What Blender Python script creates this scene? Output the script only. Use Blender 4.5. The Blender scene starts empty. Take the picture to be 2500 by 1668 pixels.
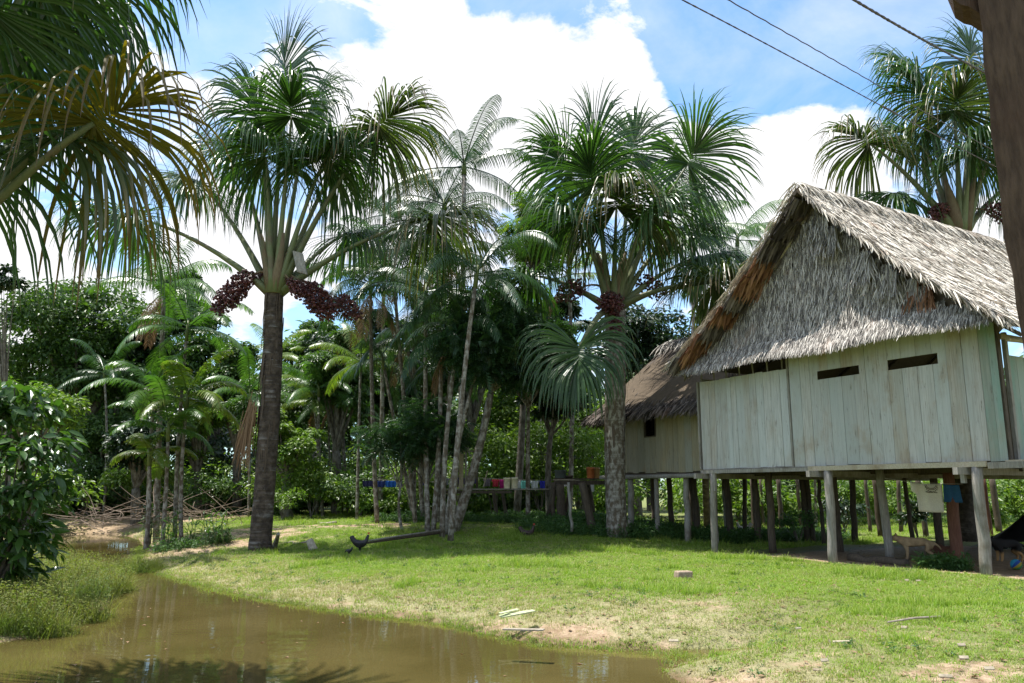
import bpy, math, random
import numpy as np

random.seed(5)
rng = np.random.default_rng(11)
sc = bpy.context.scene
COL = sc.collection
U = lambda a, b, n=None: rng.uniform(a, b, n)
V3 = lambda *a: np.array(a, dtype=float)
rad = math.radians

# ------------------------------------------------------------------ camera
F_PX, EYE = 1944.0, 1.7                      # focal length in photo pixels, eye height
PITCH = math.atan(361 / F_PX)
cam_d = bpy.data.cameras.new('camera')
cam = bpy.data.objects.new('camera', cam_d)
COL.objects.link(cam)
cam.location = (0, 0, EYE)
cam.rotation_euler = (math.pi / 2 + PITCH, 0, 0)
cam_d.sensor_width = 36
cam_d.lens = 36 * F_PX / 2500
cam_d.clip_start, cam_d.clip_end = 0.1, 3000
sc.camera = cam

# ------------------------------------------------------------------ sun and sky
SUN_EL = rad(72)
SUN_H = np.array([-0.96, 0.28]); SUN_H /= np.linalg.norm(SUN_H)
sun_d = bpy.data.lights.new('sun', 'SUN')
sun_d.energy = 5.0
sun_d.angle = rad(0.55)
sun_d.color = (1.0, 0.965, 0.90)
sun = bpy.data.objects.new('sun', sun_d)
COL.objects.link(sun)
sx, sy, sz = SUN_H[0] * math.cos(SUN_EL), SUN_H[1] * math.cos(SUN_EL), math.sin(SUN_EL)
from mathutils import Vector, Matrix
sun.rotation_euler = Vector((sx, sy, sz)).to_track_quat('Z', 'Y').to_euler()

_c, _s = math.cos(PITCH), math.sin(PITCH)
def ray(u, v):
    dx, dy = (u - 1250) / F_PX, (834 - v) / F_PX
    return V3(dx, _c - dy * _s, _s + dy * _c)
def at(u, v, Y):
    d = ray(u, v)
    return V3(0, 0, EYE) + d * (Y / d[1])
def gp(u, v, z=0.0):
    d = ray(u, v)
    return V3(0, 0, EYE) + d * ((z - EYE) / d[2])
def nrm(v):
    v = np.asarray(v, float)
    return v / np.maximum(np.linalg.norm(v, axis=-1, keepdims=True), 1e-9)

world = bpy.data.worlds.new('World')
sc.world = world
world.use_nodes = True
nt = world.node_tree
nt.nodes.clear()
W = lambda t: nt.nodes.new(t)
def wl(a, b): nt.links.new(a, b)
out = W('ShaderNodeOutputWorld'); bg = W('ShaderNodeBackground')
sky = W('ShaderNodeTexSky')
sky.sky_type = 'NISHITA'; sky.sun_disc = False
sky.sun_elevation = SUN_EL; sky.sun_rotation = math.atan2(SUN_H[0], SUN_H[1])
sky.altitude = 100; sky.air_density = 1.0; sky.dust_density = 0.6; sky.ozone_density = 1.2
bg.inputs['Strength'].default_value = 0.063
tc = W('ShaderNodeTexCoord')
sep = W('ShaderNodeSeparateXYZ'); wl(tc.outputs['Generated'], sep.inputs[0])
def wmath(op, a, b=None, clamp=False):
    m = W('ShaderNodeMath'); m.operation = op; m.use_clamp = clamp
    for i, x in enumerate((a, b)):
        if x is None: continue
        if isinstance(x, (int, float)): m.inputs[i].default_value = x
        else: wl(x, m.inputs[i])
    return m.outputs[0]
mp = W('ShaderNodeMapping'); wl(tc.outputs['Generated'], mp.inputs[0])
mp.inputs['Scale'].default_value = (1, 1, 1.7)
mp.inputs['Location'].default_value = (0.3, 0.1, 0.2)
def wnoise(scale, detail, rough, dist=0.0):
    n = W('ShaderNodeTexNoise'); wl(mp.outputs[0], n.inputs['Vector'])
    n.inputs['Scale'].default_value = scale; n.inputs['Detail'].default_value = detail
    n.inputs['Roughness'].default_value = rough; n.inputs['Distortion'].default_value = dist
    return n.outputs[0]
n1 = wnoise(2.3, 4, 0.5)
n2 = wnoise(7.5, 9, 0.62, 0.25)
field = wmath('ADD', wmath('MULTIPLY', wmath('SUBTRACT', n1, 0.5), 1.7), wmath('MULTIPLY', wmath('SUBTRACT', n2, 0.5), 1.9))
field = wmath('ADD', field, 0.10)
# the large cumulus bank and the open blue above it, as directions in the sky
for (u, v, r, wgt) in ((1010, 190, .20, .55), (1330, 190, .17, .6), (1545, 120, .08, .5), (1230, 330, .2, .5), (700, 90, .2, .25), (1560, 330, .12, .35),
                       (1950, 340, .14, .75), (2100, 240, .10, .55), (1800, 480, .2, .6), (560, 640, .14, .5), (40, 720, .25, .4),
                       (1900, 60, .19, -.95), (2250, 60, .17, -.8), (1790, 215, .09, -.75), (1660, 235, .05, -.4), (1480, 10, .13, -.7), (1200, -30, .14, -.6), (1650, 60, .08, -.4), (2050, 130, .12, -.5), (330, 540, .14, -.5), (470, 40, .09, -.6), (600, 130, .07, -.55), (860, 60, .09, -.6), (720, 20, .07, -.45), (960, 120, .04, -.25), (700, 480, .1, -.35), (1300, 450, .1, -.3)):
    d = nrm(ray(u, v))
    dist = W('ShaderNodeVectorMath'); dist.operation = 'DISTANCE'
    wl(tc.outputs['Generated'], dist.inputs[0]); dist.inputs[1].default_value = tuple(d)
    mr = W('ShaderNodeMapRange'); mr.interpolation_type = 'SMOOTHSTEP'
    wl(dist.outputs['Value'], mr.inputs[0])
    mr.inputs[1].default_value = 0; mr.inputs[2].default_value = r; mr.inputs[3].default_value = wgt; mr.inputs[4].default_value = 0
    field = wmath('ADD', field, mr.outputs[0])
cov = W('ShaderNodeMapRange'); cov.interpolation_type = 'SMOOTHSTEP'
wl(field, cov.inputs[0]); cov.inputs[1].default_value = -0.04; cov.inputs[2].default_value = 0.28
thin = W('ShaderNodeMapRange'); wl(wnoise(3.4, 7, .6, .4), thin.inputs[0])
thin.inputs[1].default_value = .38; thin.inputs[2].default_value = .75; thin.inputs[3].default_value = .03; thin.inputs[4].default_value = .58
cover = wmath('MAXIMUM', cov.outputs[0], thin.outputs[0])
skycol = W('ShaderNodeMix'); skycol.data_type = 'RGBA'; skycol.blend_type = 'MULTIPLY'
skycol.inputs[0].default_value = 1.0
wl(sky.outputs[0], skycol.inputs[6]); skycol.inputs[7].default_value = (1.55, 2.25, 2.6, 1)
mix = W('ShaderNodeMix'); mix.data_type = 'RGBA'
wl(cover, mix.inputs[0]); wl(skycol.outputs[2], mix.inputs[6])
shade = W('ShaderNodeMapRange'); wl(n2, shade.inputs[0])
shade.inputs[1].default_value = .3; shade.inputs[2].default_value = .6; shade.inputs[3].default_value = 9.6; shade.inputs[4].default_value = 11.2
cc = W('ShaderNodeCombineXYZ')
for i in range(2): wl(shade.outputs[0], cc.inputs[i])
wl(wmath('MULTIPLY', shade.outputs[0], 1.03), cc.inputs[2])
wl(cc.outputs[0], mix.inputs[7])
wl(mix.outputs[2], bg.inputs['Color']); wl(bg.outputs[0], out.inputs[0])

sc.view_settings.view_transform = 'Standard'
sc.view_settings.look = 'None'
sc.view_settings.gamma = 1
sc.view_settings.exposure = 0.82
sc.cycles.use_denoising = True
sc.cycles.max_bounces = 6
sc.cycles.diffuse_bounces = 3
sc.cycles.glossy_bounces = 3
sc.cycles.transmission_bounces = 3
sc.cycles.caustics_reflective = False
sc.cycles.caustics_refractive = False
sc.cycles.sample_clamp_indirect = 4.0

# ------------------------------------------------------------------ helpers
class MB:
    """collects arrays of vertices and faces; build() links ONE mesh object"""
    def __init__(self): self.V, self.F, self.S, self.n = [], [], [], 0
    def add(self, V, F, s=None):
        V = np.asarray(V, float).reshape(-1, 3); F = np.atleast_2d(np.asarray(F, int))
        self.V.append(V); self.F.append(F + self.n); self.n += len(V)
        self.S.append(np.zeros(len(V)) if s is None else np.asarray(s, float).reshape(-1))
        return self
    def box(self, p, a, b, c):
        p, a, b, c = (np.asarray(x, float) for x in (p, a, b, c))
        P = [p, p + a, p + a + b, p + b, p + c, p + a + c, p + a + b + c, p + b + c]
        Q = [[0, 3, 2, 1], [4, 5, 6, 7], [0, 1, 5, 4], [1, 2, 6, 5], [2, 3, 7, 6], [3, 0, 4, 7]]
        if np.dot(np.cross(a, b), c) < 0: Q = [q[::-1] for q in Q]
        return self.add(P, Q)
    def tube(self, P, R, ns=8, cap=True, squash=None, jitter=0.0):
        P = np.asarray(P, float); k = len(P); R = np.broadcast_to(np.asarray(R, float), (k,))
        T = nrm(np.gradient(P, axis=0))
        up = V3(0, 0, 1) if abs(T[0, 2]) < .9 else V3(1, 0, 0)
        n0 = nrm(np.cross(T[0], up)); N = [n0]
        for i in range(1, k):
            v = N[-1] - T[i] * np.dot(N[-1], T[i]); N.append(nrm(v))
        N = np.array(N); B = np.cross(T, N)
        ang = np.linspace(0, 2 * np.pi, ns, endpoint=False)
        sq = 1.0 if squash is None else squash
        rr = R[:, None] * (1 + (rng.normal(0, jitter, (k, ns)) if jitter else 0))
        ring = P[:, None, :] + rr[..., None] * (np.cos(ang)[None, :, None] * N[:, None, :] + sq * np.sin(ang)[None, :, None] * B[:, None, :])
        idx = np.arange(k * ns).reshape(k, ns); nx = np.roll(idx, -1, axis=1)
        Q = np.stack([idx[:-1], nx[:-1], nx[1:], idx[1:]], -1).reshape(-1, 4)
        self.add(ring.reshape(-1, 3), Q, np.repeat(np.linspace(0, 1, k), ns))
        if cap:
            m = self.n - k * ns
            self.F.append(np.array([idx[0][::-1] + m])); self.F.append(np.array([idx[-1] + m]))
        return self
    def strips(self, P, Wd, side, fold=0.0):
        """P (n,k,3) centre lines, Wd (n,k) widths, side (n,k,3)"""
        n, k, _ = P.shape
        s = np.broadcast_to(np.linspace(0, 1, k)[None, :], (n, k))
        if fold:
            T = np.gradient(P, axis=1); up = nrm(np.cross(T, side))
            A = P + side * Wd[..., None] / 2 + up * (Wd[..., None] * fold)
            B = P - side * Wd[..., None] / 2 + up * (Wd[..., None] * fold)
            Vv = np.stack([A, P, B], 2); m = 3
        else:
            Vv = np.stack([P + side * Wd[..., None] / 2, P - side * Wd[..., None] / 2], 2); m = 2
        idx = np.arange(n * k * m).reshape(n, k, m); Q = []
        for j in range(m - 1):
            Q.append(np.stack([idx[:, :-1, j], idx[:, :-1, j + 1], idx[:, 1:, j + 1], idx[:, 1:, j]], -1).reshape(-1, 4))
        return self.add(Vv.reshape(-1, 3), np.concatenate(Q), np.repeat(s.reshape(-1), m))
    def scatter(self, BV, BF, pos, R, scl):
        """copies of a base mesh: R (n,3,3), scl (n,)"""
        BV = np.asarray(BV, float); BF = np.asarray(BF, int); n, m = len(pos), len(BV)
        Vv = np.einsum('nij,mj->nmi', R, BV) * np.asarray(scl)[:, None, None] + pos[:, None, :]
        Fv = (BF[None] + (np.arange(n) * m)[:, None, None]).reshape(-1, BF.shape[1])
        return self.add(Vv.reshape(-1, 3), Fv)
    def mesh(self, name, m=None, smooth=False):
        me = bpy.data.meshes.new(name)
        V = np.concatenate(self.V); me.vertices.add(len(V)); me.vertices.foreach_set('co', V.astype(np.float32).ravel())
        loops = np.concatenate([f.ravel() for f in self.F]); tot = np.concatenate([np.full(len(f), f.shape[1]) for f in self.F])
        me.loops.add(len(loops)); me.loops.foreach_set('vertex_index', loops.astype(np.int32))
        me.polygons.add(len(tot)); me.polygons.foreach_set('loop_start', np.concatenate([[0], np.cumsum(tot)[:-1]]).astype(np.int32))
        me.polygons.foreach_set('use_smooth', np.full(len(tot), bool(smooth)))
        a = me.attributes.new('along', 'FLOAT', 'POINT'); a.data.foreach_set('value', np.concatenate(self.S).astype(np.float32))
        me.update(calc_edges=True)
        if m: me.materials.append(m)
        return me
    def build(self, name, m, parent=None, smooth=False, kind=None, label=None):
        return link(name, self.mesh(name, m, smooth), parent, kind, label)

def link(name, data, parent=None, kind=None, label=None):
    o = bpy.data.objects.new(name, data); COL.objects.link(o)
    if parent is not None:
        o.parent = parent
        o.matrix_parent_inverse = Matrix.Translation(parent.location).inverted()
    if kind: o['kind'] = kind
    if label: o['label'] = label
    return o
def tag(o, label, cat, group=None, kind=None):
    o['label'] = label; o['category'] = cat
    if group: o['group'] = group
    if kind: o['kind'] = kind
    return o
def thing(name, loc, label, cat, group=None):
    o = bpy.data.objects.new(name, None); COL.objects.link(o)
    o.location = tuple(float(x) for x in loc); o.empty_display_size = .2
    return tag(o, label, cat, group)
def struct(o): o['kind'] = 'structure'; return o
def smooth01(x, a, b):
    t = np.clip((x - a) / (b - a), 0, 1); return t * t * (3 - 2 * t)
def rots(yaw, pitch, roll):
    cy, sy_, cp, sp, cr, sr = np.cos(yaw), np.sin(yaw), np.cos(pitch), np.sin(pitch), np.cos(roll), np.sin(roll)
    o, z = np.ones_like(yaw), np.zeros_like(yaw)
    Rz = np.stack([np.stack([cy, -sy_, z], -1), np.stack([sy_, cy, z], -1), np.stack([z, z, o], -1)], -2)
    Ry = np.stack([np.stack([cp, z, sp], -1), np.stack([z, o, z], -1), np.stack([-sp, z, cp], -1)], -2)
    Rx = np.stack([np.stack([o, z, z], -1), np.stack([z, cr, -sr], -1), np.stack([z, sr, cr], -1)], -2)
    return Rz @ Ry @ Rx
def bez(p0, p1, p2, k):
    t = np.linspace(0, 1, k)[:, None]
    return (1 - t) ** 2 * np.asarray(p0) + 2 * t * (1 - t) * np.asarray(p1) + t * t * np.asarray(p2)

# ------------------------------------------------------------------ materials
class MT:
    def __init__(self, name):
        self.m = bpy.data.materials.new(name); self.m.use_nodes = True
        self.t = self.m.node_tree; self.t.nodes.clear()
        self.out = self.n('ShaderNodeOutputMaterial')
    def n(self, t): return self.t.nodes.new(t)
    def l(self, a, b): self.t.links.new(a, b)
    def put(self, x, sock):
        if x is None: return
        if hasattr(x, 'links') or isinstance(x, bpy.types.NodeSocket): self.l(x, sock)
        else: sock.default_value = x if not isinstance(x, tuple) or len(x) == 4 or sock.type == 'VECTOR' else (*x, 1)
    def mix(self, f, a, b, mode='MIX'):
        m = self.n('ShaderNodeMix'); m.data_type = 'RGBA'; m.blend_type = mode
        self.put(f, m.inputs[0]); self.put(a, m.inputs[6]); self.put(b, m.inputs[7]); return m.outputs[2]
    def math(self, op, a, b=None, c=None, clamp=False):
        m = self.n('ShaderNodeMath'); m.operation = op; m.use_clamp = clamp
        for i, x in enumerate((a, b, c)): self.put(x, m.inputs[i])
        return m.outputs[0]
    def rng(self, x, a, b, c=0.0, d=1.0):
        m = self.n('ShaderNodeMapRange'); m.interpolation_type = 'SMOOTHSTEP'
        self.put(x, m.inputs[0])
        for i, q in enumerate((a, b, c, d)): m.inputs[i + 1].default_value = q
        return m.outputs[0]
    def coord(self, kind='Object', scale=(1, 1, 1), loc=(0, 0, 0)):
        if kind == 'Position': src = self.n('ShaderNodeNewGeometry').outputs['Position']
        else: src = self.n('ShaderNodeTexCoord').outputs[kind]
        m = self.n('ShaderNodeMapping'); self.l(src, m.inputs[0]); m.inputs['Scale'].default_value = scale
        m.inputs['Location'].default_value = loc
        return m.outputs[0]
    def noise(self, vec, scale, detail=4, rough=.55, dist=0.0):
        n = self.n('ShaderNodeTexNoise'); self.l(vec, n.inputs['Vector'])
        n.inputs['Scale'].default_value = scale; n.inputs['Detail'].default_value = detail
        n.inputs['Roughness'].default_value = rough; n.inputs['Distortion'].default_value = dist
        return n.outputs[0]
    def island(self): return self.n('ShaderNodeNewGeometry').outputs['Random Per Island']
    def objrand(self): return self.n('ShaderNodeObjectInfo').outputs['Random']
    def attr(self, name):
        a = self.n('ShaderNodeAttribute'); a.attribute_name = name; return a.outputs['Fac']
    def bsdf(self, col, rough=.6, spec=.4, bump=None, bstr=.3, bdist=.02, metallic=0.0):
        b = self.n('ShaderNodeBsdfPrincipled')
        self.put(col, b.inputs['Base Color']); self.put(rough, b.inputs['Roughness']); self.put(spec, b.inputs['Specular IOR Level'])
        b.inputs['Metallic'].default_value = metallic
        if bump is not None:
            n = self.n('ShaderNodeBump'); n.inputs['Strength'].default_value = bstr; n.inputs['Distance'].default_value = bdist
            self.l(bump, n.inputs['Height']); self.l(n.outputs[0], b.inputs['Normal'])
        return b.outputs[0]
    def done(self, sh): self.l(sh, self.out.inputs[0]); return self.m

def leaf_mat(name, c1, c2, c3=None, trans=.3, rough=.38, tcol=None, spec=.45, tip=None, tipfrom=.75):
    """leaf: colour varies from leaf to leaf and slowly over the plant, light comes through"""
    t = MT(name)
    col = t.mix(t.rng(t.island(), 0, 1), c1, c2)
    if c3 is not None: col = t.mix(t.rng(t.noise(t.coord('Position'), .55, 2), .45, .7), col, c3)
    if tip is not None: col = t.mix(t.math('MULTIPLY', t.rng(t.attr('along'), tipfrom, 1.0), t.rng(t.island(), .1, .8)), col, tip)
    p = t.bsdf(col, rough, spec)
    tr = t.n('ShaderNodeBsdfTranslucent')
    t.l(t.mix(1.0, col, tcol or (1.5, 1.75, .55), 'MULTIPLY'), tr.inputs[0])
    ms = t.n('ShaderNodeMixShader'); ms.inputs[0].default_value = trans
    t.l(p, ms.inputs[1]); t.l(tr.outputs[0], ms.inputs[2])
    return t.done(ms.outputs[0])
def wood_mat(name, c1, c2, c3=None, scale=(6, 6, .8), rough=.8, grain=1.0, bstr=.4):
    t = MT(name); v = t.coord('Object', scale)
    n = t.noise(v, 5 * grain, 6, .65); col = t.mix(t.rng(n, .3, .7), c1, c2)
    if c3 is not None: col = t.mix(t.rng(t.noise(t.coord('Object', loc=(3, 1, 2)), 1.7, 5, .6), .5, .72), col, c3)
    col = t.mix(t.math('MULTIPLY', t.objrand(), .5), col, t.mix(1.0, col, (.55, .52, .48), 'MULTIPLY'))
    return t.done(t.bsdf(col, rough, .25, n, bstr, .02))
def plain(name, c, rough=.6, spec=.3, var=.15):
    t = MT(name); n = t.noise(t.coord('Object'), 9, 4)
    return t.done(t.bsdf(t.mix(t.rng(n, .3, .7), tuple(x * (1 - var) for x in c), tuple(min(1, x * (1 + var)) for x in c)), rough, spec))

M = {}
M['palm'] = leaf_mat('palm_leaf', (0.0273, 0.0663, 0.0172), (0.0468, 0.1014, 0.0234), (0.0351, 0.0780, 0.0273), .33, .33, spec=.5, tip=(.16, .13, .06), tipfrom=.86)
M['palm_old'] = leaf_mat('palm_leaf_old', (.034, .060, .019), (.066, .088, .027), (.045, .066, .024), .3, .32, spec=.55, tip=(.24, .16, .08), tipfrom=.55)
M['palm_yellow'] = leaf_mat('palm_leaf_yellow', (.026, .060, .012), (.155, .128, .014), (.030, .062, .014), .48, .36, tcol=(1.6, 1.35, .3), spec=.5, tip=(.13, .08, .04), tipfrom=.4)
M['palm_dead'] = leaf_mat('dead_palm_leaf', (.17, .10, .055), (.30, .20, .12), (.22, .15, .10), .15, .7, tcol=(1.2, .9, .6), spec=.2)
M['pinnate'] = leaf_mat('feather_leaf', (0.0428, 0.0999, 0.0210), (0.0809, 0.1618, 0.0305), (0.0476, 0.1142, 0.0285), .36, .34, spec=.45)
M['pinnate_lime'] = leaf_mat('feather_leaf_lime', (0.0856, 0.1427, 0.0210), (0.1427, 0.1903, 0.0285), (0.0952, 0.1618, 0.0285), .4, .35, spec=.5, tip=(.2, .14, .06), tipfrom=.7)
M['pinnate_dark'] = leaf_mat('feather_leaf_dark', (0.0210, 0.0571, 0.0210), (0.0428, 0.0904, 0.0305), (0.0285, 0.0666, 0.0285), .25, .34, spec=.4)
M['tree'] = leaf_mat('tree_leaf', (.036, .078, .020), (.085, .145, .032), (.062, .125, .026), .28, .42)
M['tree_dark'] = leaf_mat('tree_leaf_dark', (0.0125, 0.0328, 0.0125), (0.0312, 0.0608, 0.0187), (0.0172, 0.0390, 0.0172), .2, .4)
M['tree_lime'] = leaf_mat('tree_leaf_lime', (.085, .155, .024), (.160, .225, .040), (.10, .18, .03), .38, .42)
M['shrub_big'] = leaf_mat('broad_leaf', (0.0312, 0.0780, 0.0172), (0.0663, 0.1287, 0.0234), (0.0390, 0.0936, 0.0195), .32, .30, spec=.5)
M['grass'] = leaf_mat('grass_blade', (.150, .25, .035), (.245, .335, .06), (.20, .28, .05), .35, .55, spec=.2, tip=(.30, .27, .11), tipfrom=.6)
M['grass_dry'] = leaf_mat('grass_blade_dry', (.24, .24, .105), (.40, .36, .20), (.32, .29, .15), .25, .7, spec=.15)
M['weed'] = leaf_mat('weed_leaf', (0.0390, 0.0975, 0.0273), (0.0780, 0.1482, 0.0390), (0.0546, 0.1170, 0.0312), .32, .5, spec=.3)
M['sedge'] = leaf_mat('sedge_blade', (.12, .16, .03), (.21, .22, .055), (.10, .15, .035), .35, .55, spec=.2, tip=(.27, .22, .10), tipfrom=.6)
M['petiole'] = wood_mat('petiole', (.12, .155, .065), (.175, .185, .10), (.15, .12, .075), (8, 8, 1.2), .45, bstr=.15)
M['sheath'] = wood_mat('leaf_sheath', (.14, .095, .058), (.215, .165, .10), (.13, .14, .075), (8, 8, 1), .7)
M['sheath_dark'] = wood_mat('old_leaf_base', (.06, .043, .031), (.125, .092, .066), None, (8, 8, 1), .8)
M['stemgreen'] = wood_mat('green_stem', (.08, .12, .03), (.13, .15, .05), None, (8, 8, 1), .5, bstr=.1)
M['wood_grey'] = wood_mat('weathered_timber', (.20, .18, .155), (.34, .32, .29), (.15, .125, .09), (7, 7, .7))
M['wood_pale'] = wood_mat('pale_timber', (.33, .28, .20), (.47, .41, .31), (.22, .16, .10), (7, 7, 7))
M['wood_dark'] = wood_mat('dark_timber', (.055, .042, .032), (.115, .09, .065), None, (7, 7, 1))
M['wood_red'] = wood_mat('red_brown_timber', (.115, .048, .032), (.18, .085, .055), None, (7, 7, 1))
M['log'] = wood_mat('bleached_log', (.26, .22, .17), (.46, .41, .33), (.18, .14, .10), (3, 3, 3))
M['twig'] = wood_mat('dead_branch', (.13, .09, .065), (.28, .22, .17), None, (3, 3, 3))

# palm trunk: ringed, dark, with pale lichen plates
t = MT('palm_trunk'); v = t.coord('Object')
rings = t.noise(t.coord('Object', (.5, .5, 9)), 1.3, 3, .5, .3)
n = t.noise(v, 5, 6, .65)
col = t.mix(t.rng(n, .35, .7), (.040, .030, .023), (.105, .080, .062))
col = t.mix(t.math('MULTIPLY', t.rng(rings, .50, .74), t.rng(t.noise(t.coord('Object', (2, 2, 2)), 1.3, 5, .65), .45, .62)), col, (.20, .185, .175))
M['palm_trunk'] = t.done(t.bsdf(col, .85, .2, t.math('ADD', rings, t.math('MULTIPLY', n, .6)), .9, .06))
# slender palm stems: grey with lichen
t = MT('slender_trunk'); v = t.coord('Position', (1, 1, .6))
n = t.noise(v, 9, 5, .6); rg = t.noise(t.coord('Position', (.3, .3, 8)), 1, 2)
col = t.mix(t.rng(n, .4, .62), (.105, .082, .058), (.30, .28, .245)); col = t.mix(t.rng(rg, .5, .6, 0, .45), col, (.085, .068, .048))
M['stem'] = t.done(t.bsdf(col, .85, .2, n, .5, .02))
t = MT('bark'); v = t.coord('Position', (1, 1, .5)); n = t.noise(v, 7, 6, .65)
M['bark'] = t.done(t.bsdf(t.mix(t.rng(n, .35, .65), (.075, .06, .045), (.21, .19, .16)), .9, .2, n, .8, .04))

def thatch_mat(name, a, b, c, d):
    t = MT(name); r = t.island()
    col = t.mix(t.math('POWER', t.rng(r, .08, .92), 1.25), a, b)
    col = t.mix(t.rng(t.noise(t.coord('Position'), 1.3, 4, .6), .56, .72), col, t.mix(r, c, b))
    col = t.mix(t.math('MULTIPLY', t.rng(t.noise(t.coord('Position', (3, 3, 3)), 1.6, 3), .56, .7), .6), col, d)
    return t.done(t.bsdf(col, .75, .2))
M['thatch'] = thatch_mat('thatch', (.125, .112, .10), (.60, .555, .50), (.29, .21, .165), (.15, .128, .115))
M['thatch_roof'] = thatch_mat('thatch_roof', (.28, .245, .205), (.74, .68, .585), (.37, .26, .185), (.33, .285, .24))
M['thatch_old'] = thatch_mat('thatch_old', (.045, .037, .032), (.17, .14, .12), (.17, .10, .07), (.10, .08, .06))
M['thatch_rust'] = thatch_mat('thatch_rust', (.15, .065, .035), (.30, .16, .09), (.22, .12, .075), (.10, .055, .035))
M['thatch_under'] = plain('thatch_backing', (.10, .075, .05), .9)

def board_mat(name, base1, base2, tint, tintw, brown=.35):
    t = MT(name); r = t.objrand()
    g = t.noise(t.coord('Object', (16, 16, .6)), 2.2, 7, .65)
    col = t.mix(t.rng(g, .3, .7), base1, base2)
    r2 = t.math('FRACT', t.math('MULTIPLY', r, 7.31))
    col = t.mix(t.math('MULTIPLY', t.rng(r2, .62, .8), brown * .9), col, t.mix(1.0, col, (.78, .66, .50), 'MULTIPLY')); col = t.mix(t.math('MULTIPLY', t.rng(r2, .38, .2), .5), col, tint)
    col = t.mix(t.math('MULTIPLY', t.math('MULTIPLY', t.rng(t.noise(t.coord('Object', (2.4, 2.4, .5)), 1.1, 4, .6), .38, .62), tintw), t.rng(r, 0, .7, .35, 1)), col, tint)
    col = t.mix(t.math('MULTIPLY', t.rng(t.noise(t.coord('Object', (1.3, 1.3, .8), (2, 5, 1)), 1.5, 5, .6), .5, .75), brown), col, (.30, .215, .125))
    col = t.mix(t.rng(t.noise(t.coord('Object', (9, 9, 1.2), (7, 1, 3)), 2.5, 6, .7), .57, .72, 0, .75), col, (.10, .085, .065))
    col = t.mix(t.math('MULTIPLY', r, .35), col, t.mix(1.0, col, (.62, .58, .54), 'MULTIPLY'))
    return t.done(t.bsdf(col, .8, .2, g, .35, .01))
M['board'] = board_mat('painted_board', (.35, .335, .30), (.52, .505, .475), (.40, .43, .415), .55, .55)
M['board_grey'] = board_mat('grey_board', (.36, .35, .325), (.58, .57, .545), (.45, .475, .465), .5, .35)
M['board_teal'] = board_mat('teal_board', (.27, .31, .275), (.35, .385, .345), (.21, .335, .285), .85, .25)
M['board_tan'] = board_mat('tan_board', (.23, .19, .115), (.37, .32, .215), (.29, .30, .275), .35, .6)

# ------------------------------------------------------------------ terrain
ZW = -0.40
SHORE = [(150, 1306), (250, 1303), (335, 1312), (352, 1335), (325, 1385), (400, 1402), (530, 1440), (680, 1470), (830, 1492), (1000, 1511), (1110, 1527),
         (1200, 1551), (1300, 1569), (1430, 1580), (1560, 1588), (1650, 1592), (1672, 1604), (1640, 1618), (1590, 1628), (1640, 1650), (1700, 1690), (1800, 1790), (1850, 1950),
         (900, 2050), (0, 2050), (-700, 2000), (-700, 1750), (-330, 1605), (-60, 1578), (100, 1556), (195, 1525), (262, 1482), (272, 1440), (215, 1405), (150, 1380), (95, 1345), (95, 1318)]
POLY = np.array([gp(u, v, ZW)[:2] for u, v in SHORE])
_pn = np.roll(POLY, -1, 0)
def shore_d(x, y):
    """signed distance to the water's edge, positive on land"""
    P = np.stack([np.asarray(x, float).ravel(), np.asarray(y, float).ravel()], -1)
    best = np.full(len(P), 1e9); ins = np.zeros(len(P), bool)
    for a, b in zip(POLY, _pn):
        ab = b - a; k = np.clip(((P - a) @ ab) / (ab @ ab), 0, 1)
        best = np.minimum(best, np.linalg.norm(P - a - k[:, None] * ab, axis=1))
        c = (a[1] > P[:, 1]) != (b[1] > P[:, 1])
        xi = a[0] + (P[:, 1] - a[1]) * (ab[0] / (ab[1] if abs(ab[1]) > 1e-9 else 1e-9))
        ins ^= c & (P[:, 0] < xi)
    return np.where(ins, -best, best).reshape(np.shape(x))
def wob(x, y, s=1.0, ph=0.0):
    return (np.sin(x * 1.3 * s + 1.7 * np.sin(y * .9 * s + ph)) + np.sin(y * 1.7 * s + 2.1 * np.sin(x * .7 * s + ph * 2)) + .6 * np.sin((x + y) * 3.1 * s + ph)) / 2.6
GUL = np.array([gp(1660, 1590, -.3)[:2], gp(1790, 1535, -.1)[:2], gp(1960, 1478, 0)[:2], gp(2090, 1455, 0)[:2]])
def gully(x, y):
    best = np.full(np.shape(x), 1e9); s = np.zeros(np.shape(x))
    for i in range(len(GUL) - 1):
        a, b = GUL[i], GUL[i + 1]; ab = b - a
        k = np.clip(((x - a[0]) * ab[0] + (y - a[1]) * ab[1]) / (ab @ ab), 0, 1)
        d = np.hypot(x - a[0] - k * ab[0], y - a[1] - k * ab[1])
        s = np.where(d < best, (i + k) / (len(GUL) - 1), s); best = np.minimum(best, d)
    return np.exp(-(best / .42) ** 2) * (1 - s) ** .7 * .34
def height(x, y, d=None):
    x = np.asarray(x, float); y = np.asarray(y, float)
    d = shore_d(x, y) if d is None else d
    yard = .45 * smooth01(y, 23.5, 30) * (1 - smooth01(x, 3.5, 7.5)) + .035 * wob(x, y, .8) * smooth01(d, 0, 2)
    far = smooth01(np.hypot(x, y), 60, 160); yard = yard + far * 1.0 * wob(x, y, .03, 1.0) + far
    k = 1.1 + 1.1 * smooth01(-x, -1, 6)
    land = ZW + (yard - ZW) * (1 - np.exp(-np.maximum(d, 0) / k)) + .02 * wob(x, y, 3.0, 2.0) * np.exp(-np.maximum(d, 0) / 3)
    land = land - gully(x, y)
    bed = ZW - np.minimum(.7, np.maximum(-d, 0) * .45)
    return np.where(d > 0, land, bed)
def hz(x, y): return float(height(np.array([x]), np.array([y]))[0])
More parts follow.
